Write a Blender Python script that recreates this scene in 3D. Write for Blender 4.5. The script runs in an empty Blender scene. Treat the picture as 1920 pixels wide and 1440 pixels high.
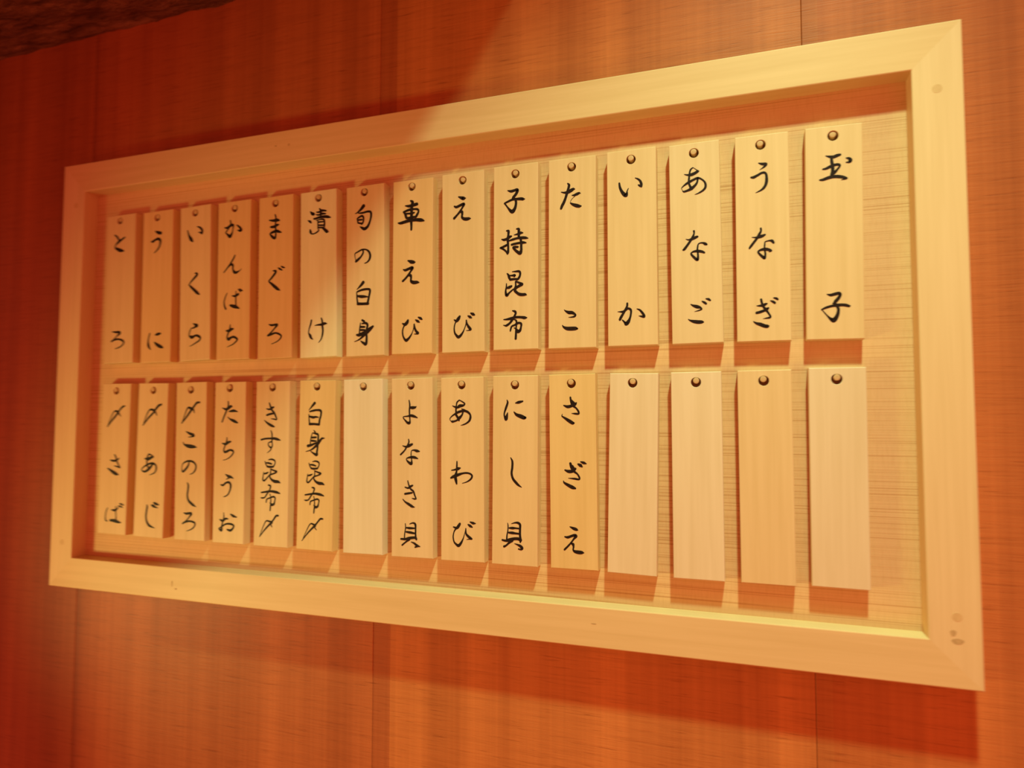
import bpy, bmesh, math, random
from mathutils import Matrix, Vector

C = bpy.context.scene.collection
S = bpy.context.scene
MM = 0.001
Z0 = 1.45            # height of the board's lower edge above the floor
T = 0.033            # how far the frame's face stands off the wall (wall face is y = 0)
BW, BH = 1.200, 0.6434          # board outer size
RAIL = 0.0443                   # frame rail width
PANEL_Y = -T + 0.0226           # face of the recessed back panel
FACE_Y = -T + 0.0086            # faces of the hanging plaques

# ------------------------------------------------------------------ camera, light, exposure
cam = bpy.data.cameras.new('camera')
camo = bpy.data.objects.new('camera', cam)
C.objects.link(camo)
cam.sensor_fit = 'HORIZONTAL'
cam.sensor_width = 36.0
cam.lens = 1240.35 * 36.0 / 1920.0
cam.clip_start = 0.01
camo.location = (0.98623, -0.73392 - T, 0.25192 + Z0)
camo.rotation_euler = (1.62371, -0.00203, 0.32722)
cam.dof.use_dof = True
cam.dof.focus_distance = 0.775
cam.dof.aperture_fstop = 3.2
cam.dof.aperture_ratio = 0.4
S.camera = camo

S.view_settings.view_transform = 'Standard'
S.view_settings.look = 'None'
S.view_settings.gamma = 1.0
S.view_settings.use_curve_mapping = False
S.view_settings.exposure = 0.0

E_WORLD, C_WORLD = 0.800, (1.000, 0.175, 0.088)
world = bpy.data.worlds.new('room_glow')
S.world = world
world.use_nodes = True
bg = world.node_tree.nodes['Background']
bg.inputs['Color'].default_value = (*C_WORLD, 1)     # lamplight returned by the cedar-clad room
bg.inputs['Strength'].default_value = E_WORLD

E_KEY, C_KEY = 116.000, (0.638, 1.000, 0.603)
E_LOW, C_LOW = 29.000, (0.897, 1.000, 0.328)
E_GLOW, C_GLOW = 3.000, (1.000, 0.167, 0.040)

def lamp(name, kind, loc, target, energy, color, **kw):
    d = bpy.data.lights.new(name, kind)
    o = bpy.data.objects.new(name, d)
    C.objects.link(o)
    o.location = loc
    o.rotation_euler = (Vector(target) - Vector(loc)).to_track_quat('-Z', 'Y').to_euler()
    d.energy = energy
    d.color = color
    for k, v in kw.items():
        setattr(d, k, v)
    return o

# ceiling spot above the right end of the board
lamp('ceiling_spot', 'SPOT', (1.155, -0.600 - T, 1.450 + Z0), (1.00, -0.44, 0.0 + Z0), E_KEY,
     C_KEY, spot_size=math.radians(85), spot_blend=1.0, shadow_soft_size=0.042)
# lamp low on the left, by the counter
lamp('counter_lamp', 'SPOT', (-0.55, -0.75 - T, -0.20 + Z0), (0.70, 0, 0.25 + Z0), E_LOW,
     C_LOW, spot_size=math.radians(63), spot_blend=1.0, shadow_soft_size=0.08)
# broad red fill lamp added below on the right to lift the shadows
lamp('right_fill', 'AREA', (1.45, -1.35, -0.75 + Z0), (0.95, 0, 0.15 + Z0), E_GLOW,
     C_GLOW, shape='RECTANGLE', size=1.5, size_y=0.6)

# ------------------------------------------------------------------ materials
def mat(name):
    m = bpy.data.materials.new(name)
    m.use_nodes = True
    nt = m.node_tree
    return m, nt, nt.nodes['Principled BSDF']

def N(nt, typ, **kw):
    n = nt.nodes.new(typ)
    for k, v in kw.items():
        setattr(n, k, v)
    return n

def mapped(nt, scale, rnd=True):
    tc = N(nt, 'ShaderNodeTexCoord')
    mp = N(nt, 'ShaderNodeMapping')
    nt.links.new(tc.outputs['Object'], mp.inputs['Vector'])
    mp.inputs['Scale'].default_value = scale
    if rnd:
        oi = N(nt, 'ShaderNodeObjectInfo')
        mul = N(nt, 'ShaderNodeMath', operation='MULTIPLY')
        mul.inputs[1].default_value = 37.0
        nt.links.new(oi.outputs['Random'], mul.inputs[0])
        cmb = N(nt, 'ShaderNodeCombineXYZ')
        for i in range(3):
            nt.links.new(mul.outputs[0], cmb.inputs[i])
        nt.links.new(cmb.outputs[0], mp.inputs['Location'])
    return mp

def noise(nt, vec, scale, detail=3.0, rough=0.5, dist=0.0):
    n = N(nt, 'ShaderNodeTexNoise')
    n.inputs['Scale'].default_value = scale
    n.inputs['Detail'].default_value = detail
    n.inputs['Roughness'].default_value = rough
    n.inputs['Distortion'].default_value = dist
    nt.links.new(vec.outputs[0], n.inputs['Vector'])
    return n

def ramp(nt, fac, stops):
    r = N(nt, 'ShaderNodeValToRGB')
    el = r.color_ramp.elements
    while len(el) < len(stops):
        el.new(0.5)
    for e, (p, c) in zip(el, stops):
        e.position = p
        e.color = (*c, 1) if len(c) == 3 else c
    nt.links.new(fac, r.inputs['Fac'])
    return r

def mix(nt, mode, fac, a, b):
    m = N(nt, 'ShaderNodeMix', data_type='RGBA', blend_type=mode)
    m.clamp_factor = True
    if isinstance(fac, (int, float)):
        m.inputs[0].default_value = fac
    else:
        nt.links.new(fac, m.inputs[0])
    for s, v in ((6, a), (7, b)):
        if isinstance(v, tuple):
            m.inputs[s].default_value = (*v, 1)
        else:
            nt.links.new(v, m.inputs[s])
    return m.outputs[2]

def bump(nt, height, bsdf, strength, dist):
    b = N(nt, 'ShaderNodeBump')
    b.inputs['Strength'].default_value = strength
    b.inputs['Distance'].default_value = dist
    nt.links.new(height, b.inputs['Height'])
    nt.links.new(b.outputs['Normal'], bsdf.inputs['Normal'])

g = lambda v: (v, v, v)

def pale_wood(name, base, axis, contrast, tint=False, rough=0.48, spec=0.3):
    """Planed white cypress; grain runs along the given object axis."""
    m, nt, b = mat(name)
    sc = [60.0, 60.0, 60.0]
    sc[axis] = 2.2
    v = mapped(nt, sc)
    n1 = noise(nt, v, 2.2, 4, 0.55, 0.25)
    v2 = mapped(nt, [s * 0.18 for s in sc])
    n2 = noise(nt, v2, 1.6, 2, 0.5, 0.2)
    lo = 1 - contrast
    r1 = ramp(nt, n1.outputs['Fac'], [(0.32, (lo, lo * 0.98, lo * 0.92)), (0.68, (1.05, 1.05, 1.05))])
    r2 = ramp(nt, n2.outputs['Fac'], [(0.3, (0.975, 0.96, 0.93)), (0.7, g(1.02))])
    col = mix(nt, 'MULTIPLY', 1.0, base, r1.outputs['Color'])
    col = mix(nt, 'MULTIPLY', 1.0, col, r2.outputs['Color'])
    if tint:
        oi = N(nt, 'ShaderNodeObjectInfo')
        col = mix(nt, 'MULTIPLY', 1.0, col, oi.outputs['Color'])
    nt.links.new(col, b.inputs['Base Color'])
    b.inputs['Roughness'].default_value = rough
    b.inputs['Specular IOR Level'].default_value = spec
    bump(nt, n1.outputs['Fac'], b, 0.08, 0.0006)
    return m

HINOKI = (0.76, 0.545, 0.285)
M_PLAQUE = pale_wood('plaque_wood', HINOKI, 2, 0.028, True)
M_RAIL_X = pale_wood('rail_wood_long', (0.755, 0.535, 0.27), 0, 0.035)
M_RAIL_Z = pale_wood('rail_wood_upright', (0.775, 0.565, 0.305), 2, 0.035)
M_PEG = pale_wood('peg_wood', (0.66, 0.44, 0.21), 1, 0.10)
M_PLUG = pale_wood('plug_wood', (0.70, 0.48, 0.235), 1, 0.06)

def panel_material():
    m, nt, b = mat('back_panel_wood')
    v = mapped(nt, (2.0, 1.0, 620.0), False)
    w = noise(nt, v, 1.0, 2, 0.5, 0.12)
    v2 = mapped(nt, (1.6, 1.0, 110.0), False)
    n = noise(nt, v2, 1.0, 2, 0.5, 0.1)
    v3 = mapped(nt, (420.0, 1.0, 60.0), False)
    t = noise(nt, v3, 1.0, 2, 0.5)
    line = ramp(nt, w.outputs['Fac'], [(0.34, (0.78, 0.67, 0.57)), (0.46, g(1.0)), (0.8, g(1.03))])
    strk = ramp(nt, n.outputs['Fac'], [(0.30, (0.975, 0.96, 0.94)), (0.62, g(1.01))])
    tick = ramp(nt, t.outputs['Fac'], [(0.25, (0.95, 0.93, 0.90)), (0.55, g(1.0))])
    col = mix(nt, 'MULTIPLY', 1.0, (0.73, 0.475, 0.235), line.outputs['Color'])
    col = mix(nt, 'MULTIPLY', 1.0, col, strk.outputs['Color'])
    col = mix(nt, 'MULTIPLY', 1.0, col, tick.outputs['Color'])
    nt.links.new(col, b.inputs['Base Color'])
    b.inputs['Roughness'].default_value = 0.6
    b.inputs['Specular IOR Level'].default_value = 0.2
    bump(nt, w.outputs['Fac'], b, 0.25, 0.0006)
    return m

def wall_material():
    """Red cedar boards: upright tone bands and fine level saw marks across them."""
    m, nt, b = mat('cedar_boards')
    band = mapped(nt, (22.0, 1.0, 0.35), False)
    n1 = noise(nt, band, 1.0, 3, 0.55, 0.15)
    fine = mapped(nt, (170.0, 1.0, 3.0), False)
    n2 = noise(nt, fine, 1.0, 2, 0.5)
    saw = mapped(nt, (20.0, 1.0, 480.0), False)
    n3 = noise(nt, saw, 1.0, 3, 0.65, 0.3)
    saw2 = mapped(nt, (9.0, 1.0, 200.0), False)
    n4 = noise(nt, saw2, 1.0, 2, 0.5, 0.2)
    patch = mapped(nt, (3.0, 1.0, 2.2), False)
    n5 = noise(nt, patch, 1.0, 2, 0.5)
    r1 = ramp(nt, n1.outputs['Fac'], [(0.32, (0.80, 0.75, 0.73)), (0.68, (1.07, 1.09, 1.09))])
    r2 = ramp(nt, n2.outputs['Fac'], [(0.25, (0.93, 0.91, 0.90)), (0.7, g(1.03))])
    r3 = ramp(nt, n3.outputs['Fac'], [(0.24, (0.60, 0.52, 0.48)), (0.42, g(1.0)), (0.8, g(1.06))])
    r4 = ramp(nt, n4.outputs['Fac'], [(0.28, (0.93, 0.91, 0.90)), (0.55, g(1.02))])
    r5 = ramp(nt, n5.outputs['Fac'], [(0.3, (0.92, 0.89, 0.88)), (0.7, g(1.06))])
    # each board its own tone, light falloff painted in: darker left, lighter right
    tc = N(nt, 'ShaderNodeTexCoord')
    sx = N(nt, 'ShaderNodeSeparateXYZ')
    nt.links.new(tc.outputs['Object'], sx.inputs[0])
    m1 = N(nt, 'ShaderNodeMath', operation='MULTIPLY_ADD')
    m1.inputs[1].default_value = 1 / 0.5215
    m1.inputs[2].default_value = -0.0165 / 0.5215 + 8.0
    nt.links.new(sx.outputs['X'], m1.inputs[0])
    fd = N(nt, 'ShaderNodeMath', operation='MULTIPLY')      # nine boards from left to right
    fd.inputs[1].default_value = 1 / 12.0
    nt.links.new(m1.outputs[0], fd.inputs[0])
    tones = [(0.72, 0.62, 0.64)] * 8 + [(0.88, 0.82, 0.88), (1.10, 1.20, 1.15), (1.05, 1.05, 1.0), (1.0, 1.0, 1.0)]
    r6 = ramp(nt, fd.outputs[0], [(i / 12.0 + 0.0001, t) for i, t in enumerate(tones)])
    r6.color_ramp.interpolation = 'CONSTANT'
    # darker heartwood edge beside every joint
    fr = N(nt, 'ShaderNodeMath', operation='FRACT')
    nt.links.new(m1.outputs[0], fr.inputs[0])
    r7 = ramp(nt, fr.outputs[0], [(0.0, (0.86, 0.82, 0.82)), (0.03, (0.92, 0.90, 0.90)), (0.06, g(1.0)), (0.95, g(1.0)), (1.0, (1.05, 1.07, 1.06))])
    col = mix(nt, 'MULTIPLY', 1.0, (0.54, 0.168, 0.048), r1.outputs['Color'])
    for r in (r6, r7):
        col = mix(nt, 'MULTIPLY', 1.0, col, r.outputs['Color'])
    for r in (r2, r3, r4, r5):
        col = mix(nt, 'MULTIPLY', 1.0, col, r.outputs['Color'])
    nt.links.new(col, b.inputs['Base Color'])
    b.inputs['Roughness'].default_value = 0.5
    b.inputs['Specular IOR Level'].default_value = 0.25
    bump(nt, n3.outputs['Fac'], b, 0.30, 0.0008)
    return m

def ceiling_material():
    """Dark rough reed and clay soffit."""
    m, nt, b = mat('dark_rough_soffit')
    v = mapped(nt, (9.0, 34.0, 40.0), False)
    n1 = noise(nt, v, 2.0, 6, 0.68, 0.5)
    r = ramp(nt, n1.outputs['Fac'], [(0.32, (0.10, 0.045, 0.022)), (0.50, (0.26, 0.115, 0.055)), (0.72, (0.48, 0.24, 0.12))])
    nt.links.new(r.outputs['Color'], b.inputs['Base Color'])
    b.inputs['Roughness'].default_value = 0.9
    b.inputs['Specular IOR Level'].default_value = 0.1
    bump(nt, n1.outputs['Fac'], b, 1.0, 0.02)
    return m

def ink_material():
    m, nt, b = mat('brush_ink')
    v = mapped(nt, (400.0, 400.0, 400.0))
    n = noise(nt, v, 1.0, 2)
    r = ramp(nt, n.outputs['Fac'], [(0.35, (0.012, 0.006, 0.004)), (0.8, (0.030, 0.013, 0.008))])
    nt.links.new(r.outputs['Color'], b.inputs['Base Color'])
    b.inputs['Roughness'].default_value = 0.6
    b.inputs['Specular IOR Level'].default_value = 0.15
    return m

def floor_material():
    m, nt, b = mat('floor_wood')
    v = mapped(nt, (1.5, 14.0, 14.0), False)
    n = noise(nt, v, 2.0, 4)
    r = ramp(nt, n.outputs['Fac'], [(0.3, (0.20, 0.09, 0.04)), (0.7, (0.32, 0.15, 0.07))])
    nt.links.new(r.outputs['Color'], b.inputs['Base Color'])
    b.inputs['Roughness'].default_value = 0.5
    return m

def flat_material(name, col, rough=0.7):
    m, nt, b = mat(name)
    v = mapped(nt, (200.0, 200.0, 200.0))
    n = noise(nt, v, 1.0, 2)
    r = ramp(nt, n.outputs['Fac'], [(0.3, tuple(c * 0.8 for c in col)), (0.7, col)])
    nt.links.new(r.outputs['Color'], b.inputs['Base Color'])
    b.inputs['Roughness'].default_value = rough
    return m

M_PANEL, M_WALL, M_CEIL, M_INK, M_FLOOR = panel_material(), wall_material(), ceiling_material(), ink_material(), floor_material()
M_KNOT = flat_material('knot_wood', (0.60, 0.39, 0.17))

# ------------------------------------------------------------------ builders
def obj(name, bm, m, parent=None, smooth=False):
    me = bpy.data.meshes.new(name)
    bm.normal_update()
    bm.to_mesh(me)
    bm.free()
    me.materials.append(m)
    if smooth:
        for p in me.polygons:
            p.use_smooth = True
    o = bpy.data.objects.new(name, me)
    C.objects.link(o)
    if parent:
        o.parent = parent
    return o

def struct(name, bm, m):
    o = obj(name, bm, m)
    o['kind'] = 'structure'
    return o

def thing(name, label, cat, loc, rot=(0, 0, 0), group=None):
    o = bpy.data.objects.new(name, None)
    o.empty_display_size = 0.02
    C.objects.link(o)
    o.location = loc
    o.rotation_euler = rot
    o['label'] = label
    o['category'] = cat
    if group:
        o['group'] = group
    return o

def add_box(bm, x0, x1, y0, y1, z0, z1):
    v = [bm.verts.new(p) for p in ((x0, y0, z0), (x1, y0, z0), (x1, y1, z0), (x0, y1, z0),
                                   (x0, y0, z1), (x1, y0, z1), (x1, y1, z1), (x0, y1, z1))]
    for f in ((3, 2, 1, 0), (4, 5, 6, 7), (0, 1, 5, 4), (1, 2, 6, 5), (2, 3, 7, 6), (3, 0, 4, 7)):
        bm.faces.new([v[i] for i in f])

def add_disc(bm, cx, cz, r, y0, y1, n=28, sx=1.0, dome=0.0):
    """Short rod along y, its face at y0 (towards the room), slightly eased at the rim."""
    rings = []
    for rr, y in ((r, y1), (r, y0 + 0.0003), (r - 0.0003, y0), (r * 0.5, y0 - dome)):
        rings.append([bm.verts.new((cx + rr * sx * math.cos(2 * math.pi * k / n), y, cz + rr * math.sin(2 * math.pi * k / n))) for k in range(n)])
    for a, b in zip(rings, rings[1:]):
        for k in range(n):
            bm.faces.new((a[k], a[(k + 1) % n], b[(k + 1) % n], b[k]))
    bm.faces.new(rings[-1])
    bm.faces.new(list(reversed(rings[0])))
    bmesh.ops.recalc_face_normals(bm, faces=bm.faces)

# ------------------------------------------------------------------ the setting
# wall: cedar boards with narrow open joints
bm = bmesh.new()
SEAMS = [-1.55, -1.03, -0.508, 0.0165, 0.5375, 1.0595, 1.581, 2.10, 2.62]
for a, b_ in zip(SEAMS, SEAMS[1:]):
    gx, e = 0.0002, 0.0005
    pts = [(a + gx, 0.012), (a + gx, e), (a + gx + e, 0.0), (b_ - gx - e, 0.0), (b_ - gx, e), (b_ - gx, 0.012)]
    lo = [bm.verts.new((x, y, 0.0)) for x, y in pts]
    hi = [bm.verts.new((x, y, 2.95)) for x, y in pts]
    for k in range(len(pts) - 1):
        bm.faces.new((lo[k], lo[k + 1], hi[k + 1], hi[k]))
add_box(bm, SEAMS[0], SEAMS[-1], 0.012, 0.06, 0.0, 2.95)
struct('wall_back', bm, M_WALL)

bm = bmesh.new()
add_box(bm, -1.55, 2.62, -3.2, 0.0, -0.05, 0.0)
struct('floor', bm, M_FLOOR)

# ceiling: low rough soffit on the left, ending in a step up to the lamp bay on the right
STEP, LOW = 0.780, 0.870 + Z0
bm = bmesh.new()
nx, ny = 230, 60
rnd = random.Random(5)
from mathutils import noise as mnoise
grid = []
for i in range(nx + 1):
    row = []
    for j in range(ny + 1):
        x = -1.55 + (STEP + 1.55) * i / nx
        y = -1.2 + 1.2 * j / ny
        p = Vector((x * 18, y * 40, 3.1))
        d = mnoise.fractal(p, 0.8, 2.2, 4) * 0.006
        row.append(bm.verts.new((x, y, LOW + d)))
    grid.append(row)
for i in range(nx):
    for j in range(ny):
        bm.faces.new((grid[i][j], grid[i][j + 1], grid[i + 1][j + 1], grid[i + 1][j]))
top = 2.95
vt = [bm.verts.new((STEP, -1.2 + 1.2 * j / ny, top)) for j in range(ny + 1)]
for j in range(ny):
    bm.faces.new((grid[nx][j], grid[nx][j + 1], vt[j + 1], vt[j]))
fr = [bm.verts.new((-1.55 + (STEP + 1.55) * i / nx, -1.2, top)) for i in range(nx + 1)]
for i in range(nx):
    bm.faces.new((grid[i][0], grid[i + 1][0], fr[i + 1], fr[i]))
add_box(bm, STEP, 2.62, -1.2, 0.0, top, top + 0.04)
struct('ceiling', bm, M_CEIL)
# centre x, centre z, lean (deg), width, height, hole x, hole z (mm; hole in the plaque's own frame)
PLAQUES = {
    'T1': (111.9, 446.4, -0.75, 57.2, 224.5, -2.6, 103.6),
    'T2': (183.8, 445.4, -0.61, 56.5, 224.2, -1.9, 102.4),
    'T3': (254.7, 446.1, -1.48, 54.8, 223.3, -0.9, 101.9),
    'T4': (322.6, 445.8, -0.71, 56.3, 223.7, -0.0, 101.6),
    'T5': (392.8, 445.5, -0.65, 56.0, 223.9, -1.4, 102.0),
    'T6': (461.5, 445.2, -0.96, 56.2, 224.3, -0.3, 102.3),
    'T7': (532.6, 444.6, -0.75, 55.8, 224.0, -1.5, 103.2),
    'T8': (600.7, 444.6, -0.09, 55.9, 222.5, -1.8, 102.4),
    'T9': (670.0, 445.1, -0.41, 56.0, 223.8, -0.6, 102.1),
    'T10': (738.3, 446.3, -0.05, 56.1, 223.9, -0.6, 100.8),
    'T11': (807.5, 445.8, 0.14, 56.5, 224.0, -0.6, 101.3),
    'T12': (876.9, 446.6, -0.08, 55.7, 224.5, -0.3, 100.6),
    'T13': (946.4, 445.9, -0.44, 53.8, 222.9, 0.0, 99.8),
    'T14': (1015.1, 445.6, 0.19, 53.7, 222.5, -0.8, 100.2),
    'T15': (1084.2, 445.2, 0.73, 53.8, 222.7, -0.4, 100.8),
    'B1': (112.3, 192.5, 0.44, 54.8, 222.0, -1.2, 100.0),
    'B2': (182.4, 192.0, 0.61, 55.2, 222.1, -0.2, 100.5),
    'B3': (255.0, 192.2, -0.81, 53.9, 222.3, -1.2, 100.2),
    'B4': (322.6, 191.8, -0.32, 52.4, 221.7, -1.4, 102.0),
    'B5': (393.1, 191.6, -0.13, 54.1, 221.6, -0.9, 102.3),
    'B6': (462.8, 191.5, 0.38, 54.7, 221.8, -1.2, 102.5),
    'B7': (533.0, 191.7, -0.70, 56.7, 222.0, 0.4, 101.3),
    'B8': (602.9, 191.9, -0.70, 56.6, 222.0, -1.6, 101.6),
    'B9': (670.7, 191.8, -0.56, 56.2, 221.6, -0.8, 101.4),
    'B10': (737.8, 192.2, 0.17, 56.0, 222.4, -0.6, 100.0),
    'B11': (808.0, 192.8, -0.59, 54.8, 222.1, -0.8, 100.1),
    'B12': (876.0, 192.2, 1.02, 53.9, 222.4, -1.4, 100.3),
    'B13': (945.1, 192.1, -0.18, 52.8, 222.6, 0.0, 100.0),
    'B14': (1014.4, 192.7, -0.19, 53.2, 222.5, -0.5, 99.9),
    'B15': (1083.2, 194.1, 0.23, 53.2, 221.9, -0.4, 99.0),
}
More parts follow.
